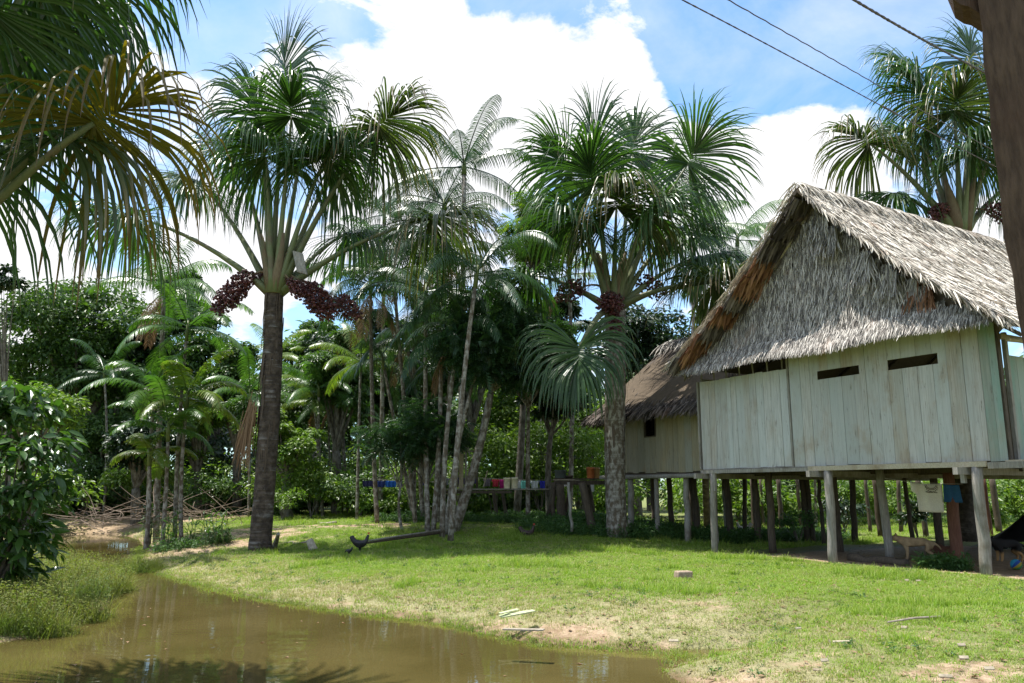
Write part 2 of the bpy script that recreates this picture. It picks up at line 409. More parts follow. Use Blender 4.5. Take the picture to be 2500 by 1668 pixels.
def on(u, v, z=0.0):
    """the point of the ground seen at a pixel"""
    p = gp(u, v, z)
    for _ in range(6): p = gp(u, v, hz(p[0], p[1]))
    return p

# house frame, needed for the ground under it
W0 = gp(2408, 1408, 0.0)
wd = nrm(V3(-.598, 1, 0)); wn = V3(wd[1], -wd[0], 0)        # along the front wall, and inwards
def hp(s, t, z): return W0 + wd * s + wn * t + V3(0, 0, z)
def wall_px(u, v, t=0.0):
    d = ray(u, v); o = V3(0, 0, EYE); p = o + d * (((W0 + wn * t - o) @ wn) / (d @ wn)); return (p - W0) @ wd, p[2]

def axis(lo, a, b, hi, step):
    left = [a]; q = step
    while left[-1] > lo: q *= 1.25; left.append(left[-1] - q)
    right = [b]; q = step
    while right[-1] < hi: q *= 1.25; right.append(right[-1] + q)
    return np.array(left[::-1][:-1] + list(np.arange(a, b, step)) + right)
gx, gy = axis(-420, -17, 17, 420, .17), axis(-60, 5, 34, 700, .17)
X, Y = np.meshgrid(gx, gy); D = shore_d(X, Y); Z = height(X, Y, D)
loc_s = (X - W0[0]) * wd[0] + (Y - W0[1]) * wd[1]; loc_t = (X - W0[0]) * wn[0] + (Y - W0[1]) * wn[1]
def ell(x, y, u, v, ru, rv):
    c = on(u, v); return 1 - smooth01(np.hypot((x - c[0]) / ru, (y - c[1]) / rv), .6, 1.1)
def dirt_mask(x, y, d):
    ls = (x - W0[0]) * wd[0] + (y - W0[1]) * wd[1]; lt = (x - W0[0]) * wn[0] + (y - W0[1]) * wn[1]
    m = (.62 + .35 * wob(x, y, 1.1, 2)) * (1 - smooth01(d, .05, .55 + .5 * wob(x, y, 1.5) + .5 * smooth01(x, -3, 1)))
    under = smooth01(lt, -.35, .25) * (1 - smooth01(lt, 7, 9)) * smooth01(ls, -8, -2.0) * (1 - smooth01(ls, 5.2, 6.5))
    m = np.maximum(m, under)
    m = np.maximum(m, .9 * ell(x, y, 2280, 1385, 1.6, .8))
    m = np.maximum(m, .55 * ell(x, y, 2380, 1645, 1.0, .6)); m = np.maximum(m, .42 * ell(x, y, 1900, 1625, 1.4, .45))
    m = np.maximum(m, .33 * ell(x, y, 1350, 1510, 1.9, .9)); m = np.maximum(m, .36 * ell(x, y, 1650, 1480, 1.2, .7))
    m = np.maximum(m, .3 * ell(x, y, 2450, 1560, 1.2, 1.0))
    m = np.maximum(m, .8 * ell(x, y, 300, 1291, 7.0, 4.0)); m = np.maximum(m, .5 * ell(x, y, 690, 1290, 4.5, 1.5)); m = np.maximum(m, .9 * ell(x, y, 430, 1278, 7, 3))
    m = np.maximum(m, .8 * ell(x, y, 1280, 1262, 5, 2)); m = np.maximum(m, .85 * ell(x, y, 900, 1285, 1.8, 1.1))
    m = np.maximum(m, 1.8 * gully(x, y))
    return np.clip(m + .30 * wob(x, y, 2.3, 4) * (m > .05) + .12 * wob(x, y, 5, 1), 0, 1)
DM = dirt_mask(X, Y, D)
DRY = np.clip((1 - smooth01(D, .3, 4.2)) * (.75 + .3 * wob(X, Y, 1.2, 3)) + .25 * wob(X, Y, .7, 2) * (Y < 20) + .12, 0, 1)
ny, nx = X.shape
mb = MB(); idx = np.arange(nx * ny).reshape(ny, nx)
mb.add(np.stack([X, Y, Z], -1).reshape(-1, 3), np.stack([idx[:-1, :-1], idx[:-1, 1:], idx[1:, 1:], idx[1:, :-1]], -1).reshape(-1, 4))
t = MT('ground_soil')
pv = t.coord('Position'); n1 = t.noise(pv, 5, 8, .7); n2 = t.noise(pv, 26, 6, .7)
soil = t.mix(t.rng(n1, .35, .68), (.26, .175, .105), (.47, .355, .24)); soil = t.mix(t.rng(n2, .5, .75), soil, (.20, .14, .085))
turf = t.mix(t.rng(n2, .3, .7), (.085, .125, .025), (.185, .20, .06))
turf = t.mix(t.attr('dry'), turf, t.mix(t.rng(n2, .3, .7), (.24, .215, .11), (.38, .33, .20)))
dirt = t.rng(t.math('ADD', t.attr('dirt'), t.math('MULTIPLY', t.math('SUBTRACT', n1, .5), .9)), .35, .62)
col = t.mix(dirt, turf, soil)
wet_shade = t.attr('wet_shade'); col = t.mix(wet_shade, col, t.mix(1.0, col, (.42, .36, .26), 'MULTIPLY'))  # darkens wet shore mud and paints in the shade below the house
g_m = t.done(t.bsdf(col, t.rng(wet_shade, 0, 1, .92, .45), .25, t.math('ADD', n1, t.math('MULTIPLY', n2, .5)), .9, .06))
ground = mb.build('ground', g_m, smooth=True); struct(ground)
for nm, arr in (('dirt', DM), ('dry', DRY), ('wet_shade', np.clip(1 - smooth01(D, -.05, .28) + .7 * smooth01(loc_t, .3, 1.0) * smooth01(loc_s, -6, -2) * (1 - smooth01(loc_s, 6, 7.5)) * (1 - smooth01(loc_t, 7, 9)), 0, 1))):  # wet shoreline, plus house shade put into the soil colour under the floor
    a = ground.data.attributes.new(nm, 'FLOAT', 'POINT'); a.data.foreach_set('value', arr.astype(np.float32).ravel())

# water
mb = MB()
wx, wy = np.arange(-60, 6.01, 1.0), np.arange(2.5, 44.01, 1.0)
WX, WY = np.meshgrid(wx, wy); wi = np.arange(WX.size).reshape(WX.shape)
mb.add(np.stack([WX, WY, np.full(WX.shape, ZW)], -1).reshape(-1, 3), np.stack([wi[:-1, :-1], wi[:-1, 1:], wi[1:, 1:], wi[1:, :-1]], -1).reshape(-1, 4))
t = MT('muddy_water'); pv = t.coord('Position')
rip = gp(700, 1588, ZW)
geo = t.n('ShaderNodeNewGeometry'); dn = t.n('ShaderNodeVectorMath'); dn.operation = 'DISTANCE'
t.l(geo.outputs['Position'], dn.inputs[0]); dn.inputs[1].default_value = tuple(rip)
ring = t.math('MULTIPLY', t.math('SINE', t.math('MULTIPLY', dn.outputs['Value'], 9.0)), t.rng(dn.outputs['Value'], .2, 2.2, .6, 0))
bmp = t.math('ADD', t.math('ADD', t.math('MULTIPLY', t.noise(t.coord('Position', (1, 2.2, 1)), 3.2, 3, .5), .5), t.math('MULTIPLY', t.noise(pv, .8, 2), .7)), ring)
wcol = t.mix(t.rng(t.noise(pv, .5, 3), .35, .65), (.070, .056, .018), (.094, .075, .026))
M['water'] = t.done(t.bsdf(wcol, .015, .28, bmp, .05, .05))
water = mb.build('water', M['water']); struct(water)

# ------------------------------------------------------------------ thatch
def thatch_face(mb, A0, A1, B0, B1, rows, per_m, L, wid, lift, sag=0.0, amax=1.0, jit=.5, sway=.12, keep=None):
    """overlapping rows of hanging leaf strips on the face A0-A1 (top) B0-B1 (bottom)"""
    A0, A1, B0, B1 = (np.asarray(x, float) for x in (A0, A1, B0, B1))
    N = nrm(np.cross(A1 - A0 + B1 - B0, B0 - A0)); N = N if N[2] > 0 or abs(N[2]) < .05 else -N
    slope = np.linalg.norm((B0 + B1 - A0 - A1) / 2)
    for r in range(rows):
        a0 = (r + .2) / rows * amax
        wdt = np.linalg.norm((A1 - A0) * (1 - a0) + (B1 - B0) * a0)
        n = max(2, int(wdt * per_m)); b = rng.uniform(0, 1, n); a = a0 + rng.normal(0, jit / rows * .5, n); a = np.clip(a, 0, 1)
        P = (A0 + (A1 - A0) * b[:, None]) * (1 - a)[:, None] + (B0 + (B1 - B0) * b[:, None]) * a[:, None]
        P[:, 2] -= sag * np.sin(np.pi * a)
        dn = nrm((B0 + (B1 - B0) * b[:, None]) - (A0 + (A1 - A0) * b[:, None]))
        if keep is not None:
            k = keep(P); P, dn, n = P[k], dn[k], int(k.sum())
            if n == 0: continue
        _strands(mb, P, dn, N, L, wid, lift, sway)
    return N
def _strands(mb, P, dn, N, L, wid, lift, sway, grav=.1):
    n = len(P); N = np.broadcast_to(N, P.shape); sd = nrm(np.cross(dn, N))
    d = nrm(dn + sd * rng.normal(0, sway, n)[:, None] + N * rng.normal(lift, .10, n)[:, None])
    Ls = L * rng.uniform(.6, 1.15, n); k = 4; pts = [P + N * rng.uniform(0, .05, n)[:, None]]
    bend = rng.normal(0, .10, n)
    for j in range(1, k):
        d = nrm(d + V3(0, 0, -grav) + sd * bend[:, None]); pts.append(pts[-1] + d * (Ls / (k - 1))[:, None])
    Pk = np.stack(pts, 1); wv = np.array([.8, 1.0, .85, .25])[None, :] * (wid * rng.uniform(.6, 1.4, n))[:, None]
    rl = rng.normal(0, .5, n); s2 = nrm(sd * np.cos(rl)[:, None] + N * np.sin(rl)[:, None])
    mb.strips(Pk, wv, np.repeat(s2[:, None, :], k, 1))

# ------------------------------------------------------------------ big house
FZ = 2.275
house = thing('stilt_house', W0 + V3(0, 0, .0), 'large stilt house with grey thatched gable and pale vertical plank wall', 'house')
SR, SL = wall_px(2462, 1122)[0], wall_px(1712, 1145)[0]
left_px = [1480 + q / 4.612 for q in (1066, 1165, 1233, 1293, 1370, 1417, 1475, 1555, 1628, 1705, 1785, 1870, 1975, 2078)]
right_px = [1660 + q / 2.798 for q in (752, 825, 890, 960, 1020, 1108, 1192, 1275, 1358, 1432, 1528, 1632, 1740, 1838, 1950, 2068, 2135)]
bl = [wall_px(u, 1017)[0] for u in left_px]; br = [wall_px(u, 943)[0] for u in right_px] + [SR]
slots = []
for (ul, vl, ur, vr, vb) in ((1994, 907, 2097, 891, 928), (2166, 880, 2288, 862, 905)):
    (s1, z1), (s0, _) = wall_px(ul, vl), wall_px(ur, vr); zb = wall_px(ul, vb)[1]; slots.append((s0, s1, zb, z1))
def plank(parent, s0, s1, z0, z1, m, t0=0.0, thick=.025, holes=(), frame=hp):
    b = MB(); g = .004; s0, s1 = s0 + g, s1 - g
    def bx(a, c, zz0, zz1):
        if c - a > .003 and zz1 - zz0 > .003: b.box(frame(a, t0, zz0), frame(c, t0, zz0) - frame(a, t0, zz0), frame(a, t0 + thick, zz0) - frame(a, t0, zz0), V3(0, 0, zz1 - zz0))
    cut = False
    for (h0, h1, hz0, hz1) in holes:
        a, c = max(s0, h0), min(s1, h1)
        if a <= s0 + .004 and c >= s1 - .004:              # the opening takes the whole width: two short planks
            plank(parent, s0 - g, s1 + g, hz1, z1, m, t0, thick, (), frame); z1 = hz0
        elif c > a:
            cut = True; bx(s0, a, z0, z1); bx(a, c, z0, hz0); bx(a, c, hz1, z1); bx(c, s1, z0, z1)
    if not cut: bx(s0, s1, z0, z1)
    return b.build('plank', m, parent)
for i in range(len(bl) - 1):
    a, c = sorted((bl[i], bl[i + 1])); plank(house, a, c, FZ - .01 + U(-.012, .012), 4.76 + U(-.02, .02), M['board_grey'], U(-.010, .004))
for i in range(len(br) - 1):
    a, c = sorted((br[i], br[i + 1]))
    plank(house, a, c, FZ - .01 + U(-.02, .01), 5.3, M['board_teal'] if i >= len(br) - 3 else M['board'], U(-.008, .004) - .006, holes=slots)
# cover strip where the two stretches of wall meet, and the left corner
b = MB().box(hp(bl[-1] - .02, -.035, FZ), wd * .05, wn * .02, V3(0, 0, 3.0)); b.build('batten', M['wood_grey'], house)
b = MB().box(hp(SL - .02, -.03, FZ), wd * .05, wn * .12, V3(0, 0, 2.5)); b.build('corner_post', M['wood_grey'], house)
b = MB().box(hp(SR - .03, .04, FZ), wd * .07, wn * .10, V3(0, 0, 2.9)); b.build('corner_post', M['wood_dark'], house)
b = MB().box(hp(bl[-1], .06, 4.66), wd * (SL - bl[-1]), wn * .06, V3(0, 0, .08)); b.build('wall_plate', M['wood_dark'], house)
for i, s in enumerate(np.linspace(bl[-1] + .25, SL - .1, 7)):
    MB().tube([hp(s, .09, 4.7), hp(s + U(-.05, .05), .02, 5.4)], .022, 6).build('stud', M['wood_grey'], house)
# left, back and right walls
DEP = 11.0
for i, tt in enumerate(np.arange(0.1, DEP, .28)):
    MB().box(hp(SL - .025, tt, FZ), wd * .025, wn * .27, V3(0, 0, 2.6)).build('plank', M['board_tan'], house)
MB().box(hp(SR, DEP, FZ), wd * (SL - SR), wn * .03, V3(0, 0, 2.8)).build('back_wall', M['board_tan'], house)
MB().box(hp(SR + .02, .42, FZ), wd * .08, wn * .09, V3(0, 0, 2.6)).build('door_post', M['wood_grey'], house)
for i, tt in enumerate(np.arange(.62, 3.0, .3)):
    MB().box(hp(SR + .10, tt, FZ), wd * .025, wn * .29, V3(0, 0, 2.15)).build('plank', M['board_teal'], house)
MB().box(hp(SR - .02, .2, 4.72), wd * .1, wn * DEP, V3(0, 0, .1)).build('wall_plate', M['wood_pale'], house)
# floor, rim boards and beams
MB().box(hp(SR, .02, FZ - .06), wd * (SL - SR), wn * DEP, V3(0, 0, .045)).build('floor', M['wood_dark'], house)
MB().box(hp(SR - .42, -.12, FZ - .05), wd * .42, wn * 2.2, V3(0, 0, .04)).build('porch_deck', M['wood_pale'], house)
MB().box(hp(SR - .42, -.15, FZ - .17), wd * .75, wn * .03, V3(0, 0, .125)).build('rim_board', M['wood_grey'], house)
MB().box(hp(-.28, -.10, FZ - .13), wd * 4.3, wn * .05, V3(0, 0, .11)).build('rim_board', M['wood_pale'], house)
MB().box(hp(3.7, -.075, FZ - .135), wd * (SL - 3.75), wn * .05, V3(0, 0, .095)).build('rim_board', M['wood_grey'], house)
MB().box(hp(3.8, -.02, FZ - .033), wd * (SL - 3.9), wn * .015, V3(0, 0, .02)).build('ledge', M['wood_grey'], house)
for s in (.12, 3.72, 7.55):
    MB().box(hp(s, -.42, FZ - .28), wd * .10, wn * (DEP + .4), V3(0, 0, .145)).build('beam', M['wood_grey'], house)
for tt in (1.9, 3.9, 5.9, 7.9, 9.9):
    MB().box(hp(SR, tt, FZ - .19), wd * (SL - SR), wn * .09, V3(0, 0, .13)).build('joist', M['wood_dark'], house)
def post(parent, base, top, r, m, jit=.03):
    base = np.asarray(base, float); top = np.asarray(top, float)
    k = 7; P = base + (top - base) * np.linspace(0, 1, k)[:, None]; P[1:-1, :2] += rng.normal(0, .012, (k - 2, 2))
    return MB().tube(P, r * np.linspace(1.04, .94, k), 10, jitter=jit).build('post', m, parent, smooth=True)
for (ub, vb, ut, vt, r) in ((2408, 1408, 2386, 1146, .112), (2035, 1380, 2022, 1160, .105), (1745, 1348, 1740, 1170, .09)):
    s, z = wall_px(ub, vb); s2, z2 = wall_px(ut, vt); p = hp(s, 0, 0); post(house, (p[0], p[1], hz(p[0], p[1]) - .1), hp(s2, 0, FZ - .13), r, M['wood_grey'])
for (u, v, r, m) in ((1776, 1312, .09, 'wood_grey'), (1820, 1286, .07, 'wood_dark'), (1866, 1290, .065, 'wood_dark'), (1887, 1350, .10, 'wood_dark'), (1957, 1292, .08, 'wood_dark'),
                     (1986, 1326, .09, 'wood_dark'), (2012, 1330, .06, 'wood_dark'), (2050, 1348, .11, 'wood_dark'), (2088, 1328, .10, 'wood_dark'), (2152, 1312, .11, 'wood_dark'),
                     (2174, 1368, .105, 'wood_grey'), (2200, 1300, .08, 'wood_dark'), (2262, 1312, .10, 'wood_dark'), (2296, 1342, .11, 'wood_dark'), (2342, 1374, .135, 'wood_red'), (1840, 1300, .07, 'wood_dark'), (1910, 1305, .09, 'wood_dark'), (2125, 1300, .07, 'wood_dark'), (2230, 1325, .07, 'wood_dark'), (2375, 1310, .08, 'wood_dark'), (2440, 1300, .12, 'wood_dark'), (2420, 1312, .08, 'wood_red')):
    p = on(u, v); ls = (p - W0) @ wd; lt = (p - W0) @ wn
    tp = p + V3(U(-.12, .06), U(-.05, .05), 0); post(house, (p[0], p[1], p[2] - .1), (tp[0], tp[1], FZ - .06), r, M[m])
MB().box(hp(.22, -.02, FZ - .45), wd * .09, wn * .08, V3(0, 0, .32)).build('bracket', M['wood_grey'], house)
MB().box(hp(7.2, -.06, FZ - .62), wd * .07, wn * .07, V3(0, 0, .5)).build('bracket', M['wood_grey'], house)
# stair at the right corner
for tt in (.25, 1.05):
    MB().box(hp(SR - .12, tt, FZ - .22), -wd * 2.3 + V3(0, 0, -2.1), wn * .05, V3(0, 0, .17)).build('stair_stringer', M['wood_grey'], house)
for i in range(7):
    f = (i + .6) / 7.2; MB().box(hp(SR - .12 - 2.3 * f, .2, FZ - .15 - 2.1 * f), -wd * .22, wn * .95, V3(0, 0, .03)).build('stair_tread', M['wood_grey'], house)

# roof
RS, RZ, RB = 3.15, 9.05, DEP + .7
ER, EL = (-1.35, 4.9), (7.85, 5.3)
def slope_pt(side, a, t):
    se, ze = (ER if side > 0 else EL); return hp(RS + (se - RS) * a, t, RZ + (ze - RZ) * a - .26 * math.sin(math.pi * a))
def roof_sheet(side, off, th, t0f):
    b = MB(); K = 9; P = []
    for i in range(K):
        a = i / (K - 1)
        for t_ in (t0f(a), RB):
            p = slope_pt(side, a, t_); P += [p - V3(0, 0, off), p - V3(0, 0, off + th)]
    P = np.array(P)
    for i in range(K - 1):
        o = i * 4; q = o + 4
        b.add(P[[o, o + 2, q + 2, q]], [[0, 1, 2, 3]]); b.add(P[[o + 1, q + 1, q + 3, o + 3]], [[0, 1, 2, 3]])
        b.add(P[[o, q, q + 1, o + 1]], [[0, 1, 2, 3]]); b.add(P[[o + 2, o + 3, q + 3, q + 2]], [[0, 1, 2, 3]])
    o = (K - 1) * 4; b.add(P[[o, o + 2, o + 3, o + 1]], [[0, 1, 2, 3]])
    return b
front = lambda side: (lambda a: -.92 + (.12 if side < 0 else .05) * math.sin(3 * a))
for side in (1, -1):
    sh = roof_sheet(side, .05, .09, front(side)).build('roof_slope', M['thatch_under'], house)
    b = MB()
    f0 = front(side)(0) - .02
    K = 4                                               # piecewise faces follow the sagging slope
    for q in range(K):
        a0, a1 = q / K, (q + 1) / K
        thatch_face(b, slope_pt(side, a0, f0), slope_pt(side, a0, RB), slope_pt(side, a1, f0), slope_pt(side, a1, RB), 8 if side > 0 else 5, 130 if side > 0 else 24, .42, .025, .05, sway=.2, jit=.28)
    # ragged verge along the gable edge and eave
    n = 900 if side > 0 else 500; a = rng.uniform(.02, 1, n); P = np.array([slope_pt(side, x, f0 + U(-.05, .25)) for x in a]) - V3(0, 0, .02)
    dn = nrm(np.array([slope_pt(side, 1, 0) - slope_pt(side, 0, 0)]))[0]
    _strands(b, P, nrm(np.broadcast_to(dn, P.shape) + -wn * rng.uniform(0, .45, n)[:, None]), nrm(np.cross(dn, wn)) * (1 if np.cross(dn, wn)[2] > 0 else -1), .42, .03, .0, .25, .22)
    b.build('thatch', M['thatch_roof'], sh, kind='stuff', label='sun-bleached straw coloured palm thatch')
    # ridge cap draped over the crest
b = MB(); n = 1500
P = np.array([hp(RS + U(-.05, .05), U(-.95, RB), RZ + .07) for _ in range(n)])
sgn = np.where(rng.uniform(size=n) < .6, 1.0, -1.0)
_strands(b, P, nrm(-wd[None] * sgn[:, None] + V3(0, 0, -.35)), V3(0, 0, 1), .75, .034, .05, .3, .35)
b.build('ridge_cap', M['thatch_roof'], house, kind='stuff')
MB().tube([hp(RS, -1.0, RZ - .2), hp(RS, RB, RZ - .2)], .06, 8).build('ridge_pole', M['wood_dark'], house)
# left verge: stacked rusty leaf panels seen from below, each its own piece, and the pole that carries them
NP = 11
dl = nrm(slope_pt(-1, 1, 0) - slope_pt(-1, 0, 0)); nl = nrm(np.cross(dl, wn)); nl = nl if nl[2] > 0 else -nl
for i in range(NP):
    a = (i + .35) / NP; p = slope_pt(-1, a, -1.02 + U(-.06, .1)) - nl * (.10 + U(0, .05)); Lp = .62 + U(-.06, .12)
    b = MB(); n = 55
    P = p + wn * rng.uniform(0, .85, n)[:, None] - nl * rng.uniform(0, .09, n)[:, None]
    _strands(b, P, nrm(np.broadcast_to(dl, P.shape) - wn * rng.uniform(0, .25, n)[:, None]), -nl, Lp, .07, .10, .12, .12)
    b.box(p + wn * .02 - nl * .05, wn * .85, dl * Lp * .8 - nl * .10, nl * .035)
    b.build('thatch_panel', M['thatch_rust'] if i in (3, 4, 6, 8, 9) else M['thatch_old'], house, label='brown folded leaf panel under the verge')
P = np.array([slope_pt(-1, a, -.25) - nl * .24 for a in np.linspace(.05, 1, 8)])
MB().tube(P, .035, 7).build('verge_pole', M['wood_pale'], house, smooth=True)
P = np.array([slope_pt(1, a, -.35) - V3(0, 0, .28) for a in np.linspace(.02, 1, 8)])
MB().tube(P, .04, 7).build('verge_pole', M['wood_dark'], house, smooth=True)
for tt in np.arange(.6, 10, 1.8):
    for side in (1, -1):
        P = np.array([slope_pt(side, a, tt) - V3(0, 0, .22) for a in np.linspace(0, 1, 6)]); MB().tube(P, .045, 6).build('rafter', M['wood_dark'], house)

# gable
ZB = 5.08
def gab_t(z): return -.16 - .46 * np.exp(-(z - ZB) / .55)
def gab_s(z, side):
    a = np.linspace(0, 1, 60); se, ze = (ER if side > 0 else EL)
    zz = RZ + (ze - RZ) * a - .26 * np.sin(np.pi * a); ss = RS + (se - RS) * a
    return np.interp(z, zz[::-1], ss[::-1])
K = 12; zs = np.linspace(ZB - .02, 8.75, K); P = []
for z in zs:
    sl, sr = gab_s(z, -1) - .12, gab_s(z, 1) + .3
    tt = float(gab_t(z)) + .05
    P += [hp(sl, tt, z), hp(max(min(sr, sl - .1), -1), tt, z)]
gb = MB()
for i in range(K - 1): gb.add(np.array(P)[[2 * i, 2 * i + 1, 2 * i + 3, 2 * i + 2]], [[0, 1, 2, 3]])
gable = gb.build('gable', M['thatch_under'], house)
so = gable.modifiers.new('thick', 'SOLIDIFY'); so.thickness = .05; so.offset = -1
b = MB(); b2 = MB()
for z in np.arange(ZB + .14, 8.85, .19):
    sl = float(gab_s(z, -1)) - .06
    step = .30 + .28 * ((z * 1.35) % 1.0) if z < 7.9 else .12
    sr = float(gab_s(z, 1)) + step if z > 5.35 else float(gab_s(max(z, 5.1), 1)) + .25
    if sl <= sr: continue
    n = int((sl - sr) * 265); s = rng.uniform(sr, sl, n); zz = z + rng.normal(0, .03, n) + .05 * np.sin(s * 2.2 + z * 3)
    P = np.array([hp(s[i], float(gab_t(zz[i])) - .01, zz[i]) for i in range(n)])
    tl = np.array([gab_t(zz - .1) - gab_t(zz)]).ravel()
    dn = nrm(V3(0, 0, -1)[None] * .1 + wn[None] * tl[:, None])
    _strands(b, P, dn, -wn, .30, .0195, .10, .15, .10)
# lower lip, thicker and whiter, hanging past the pole
for q in range(5):
    n = 2200; s = rng.uniform(-1.0, EL[0] + .05, n); z = ZB + .02 + q * .07 + .05 * np.sin(s * 1.7) + rng.normal(0, .02, n)
    P = np.array([hp(s[i], float(gab_t(z[i])) - .04, z[i]) for i in range(n)])
    _strands(b, P, nrm(np.broadcast_to(V3(0, 0, -1) * .6 - wn * .55, P.shape)), -wn, .27, .019, .1, .22, .28)
b.build('thatch', M['thatch'], gable, kind='stuff', label='grey weathered palm leaf thatch in ragged rows')
# loose reddish bunches by the right verge and near the apex
for (so_, z, n, L) in ((.45, 7.0, 160, .7), (.4, 6.5, 110, .6), (.45, 7.9, 170, .6), (.3, 8.3, 120, .5), (.3, 5.9, 40, .5)):
    s = float(gab_s(z, 1)) + so_
    b = MB(); P = hp(s, float(gab_t(z)) - .14, z) + wd * np.abs(rng.normal(0, .28, n))[:, None] + V3(0, 0, 1) * rng.normal(-.1, .10, n)[:, None]
    _strands(b, P, nrm(np.broadcast_to(V3(0, 0, -1) - wn * .12, P.shape)), -wn, L, .03, .15, .22, .05)
    b.build('loose_thatch', M['thatch_rust'] if s < 1 else M['thatch'], gable, kind='stuff', label='loose reddish bunch of thatch')
MB().tube([hp(-1.0, -.45, ZB - .06), hp(EL[0] - .2, -.45, ZB - .06)], .045, 8).build('eave_pole', M['wood_dark'], house)
MB().tube([hp(SR - .3, -.1, 4.62), hp(SR - .75, 2.5, 4.62)], .05, 8).build('eave_pole', M['wood_pale'], house)

# ------------------------------------------------------------------ small house
c2 = at(1477, 1157, 29.0); F2 = c2[2]; c2[2] = 0
def h2(s, t, z): return c2 - wd * s + wn * t + V3(0, 0, z)
small = thing('stilt_house', c2 + V3(0, 0, .3), 'small stilt house with dark brown thatch and mustard stained planks', 'house')
# window opening
def h2px(u, v):
    d = ray(u, v); o = V3(0, 0, EYE); p = o + d * (((c2 - o) @ wn) / (d @ wn)); return (p - c2) @ (-wd), p[2]
(wa, wz1), (wb, _) = h2px(1573, 1012), h2px(1598, 1010); wz0 = h2px(1573, 1066)[1]
win = [(wa, wb, wz0, wz1)]
e = 0.0
while e < 5.6:
    wdt = U(.20, .34); plank(small, e, min(e + wdt, 5.6), F2 + U(-.02, .02), F2 + 2.3, M['board_tan'], U(-.008, .004), holes=win, frame=h2); e += wdt
for i, tt in enumerate(np.arange(.03, 4.2, .28)):
    MB().box(h2(0, tt, F2), -wd * .025, wn * .27, V3(0, 0, 2.3)).build('plank', M['board_tan'] if i else M['wood_pale'], small)
for (a, z0_, w_, h_) in ((wa - .03, wz0 - .04, wb - wa + .06, .04), (wa - .03, wz1, wb - wa + .06, .05), (wa - .04, wz0, .04, wz1 - wz0), (wb, wz0, .04, wz1 - wz0)):
    MB().box(h2(a, -.02, z0_), -wd * w_, wn * .07, V3(0, 0, h_)).build('window_frame', M['wood_dark'], small)
MB().box(h2(0, .02, F2 - .07), -wd * 5.6, wn * 4.2, V3(0, 0, .06)).build('floor', M['wood_dark'], small)
MB().box(h2(5.6, .02, F2), -wd * .03, wn * 4.2, V3(0, 0, 2.3)).build('side_wall', M['board_tan'], small)
MB().box(h2(0, 4.2, F2), -wd * 5.6, wn * .03, V3(0, 0, 2.3)).build('back_wall', M['board_tan'], small)
MB().tube([h2(-.2, -.05, F2 - .13), h2(5.7, -.05, F2 - .13)], .07, 8).build('beam', M['wood_grey'], small)
for s in (.2, 1.3, 2.6, 4.0, 5.3):
    for tt in (.1, 2.0, 4.0):
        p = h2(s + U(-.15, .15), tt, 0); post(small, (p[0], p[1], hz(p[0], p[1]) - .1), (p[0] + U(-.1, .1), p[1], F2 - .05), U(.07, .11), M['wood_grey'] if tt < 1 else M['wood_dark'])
e0, zE, zR = .65, F2 + 1.95, F2 + 4.75
R0, R1 = h2(1.35, 2.1, zR), h2(5.2, 2.1, zR)
q0, q1, q2, q3 = h2(-.15, -e0, zE), h2(5.6 + e0, -e0, zE), h2(5.6 + e0, 4.2 + e0, zE), h2(-.15, 4.2 + e0, zE)
for (A0, A1, B0, B1, rows, den) in ((R0, R1, q0, q1, 26, 75), (R0 + wn * .02, R0, q3, q0, 24, 75), (R1, R0, q2, q3, 8, 20), (R1, R1 + wn * .02, q1, q2, 8, 20)):
    dz = V3(0, 0, .07); sh = MB().add([A0 - dz, A1 - dz, B1 - dz, B0 - dz], [[0, 1, 2, 3]]).build('roof_slope', M['thatch_under'], small)
    so = sh.modifiers.new('thick', 'SOLIDIFY'); so.thickness = .08; so.offset = 0
    b = MB(); thatch_face(b, A0, A1, B0, B1, rows, den, .55, .036, .07, sag=.16, sway=.25); b.build('thatch', M['thatch_old'], sh, kind='stuff', label='dark brown old palm thatch')
b = MB(); n = 420; P = R0 + (R1 - R0) * rng.uniform(-.08, 1, n)[:, None] + V3(0, 0, .05)
_strands(b, P, nrm(np.broadcast_to(wn, P.shape) * np.where(rng.uniform(size=n) < .6, -1, 1)[:, None] + V3(0, 0, -.4)), V3(0, 0, 1), .8, .045, .05, .35, .3)
b.build('ridge_cap', M['thatch'], small, kind='stuff', label='bleached grey thatch along the ridge')

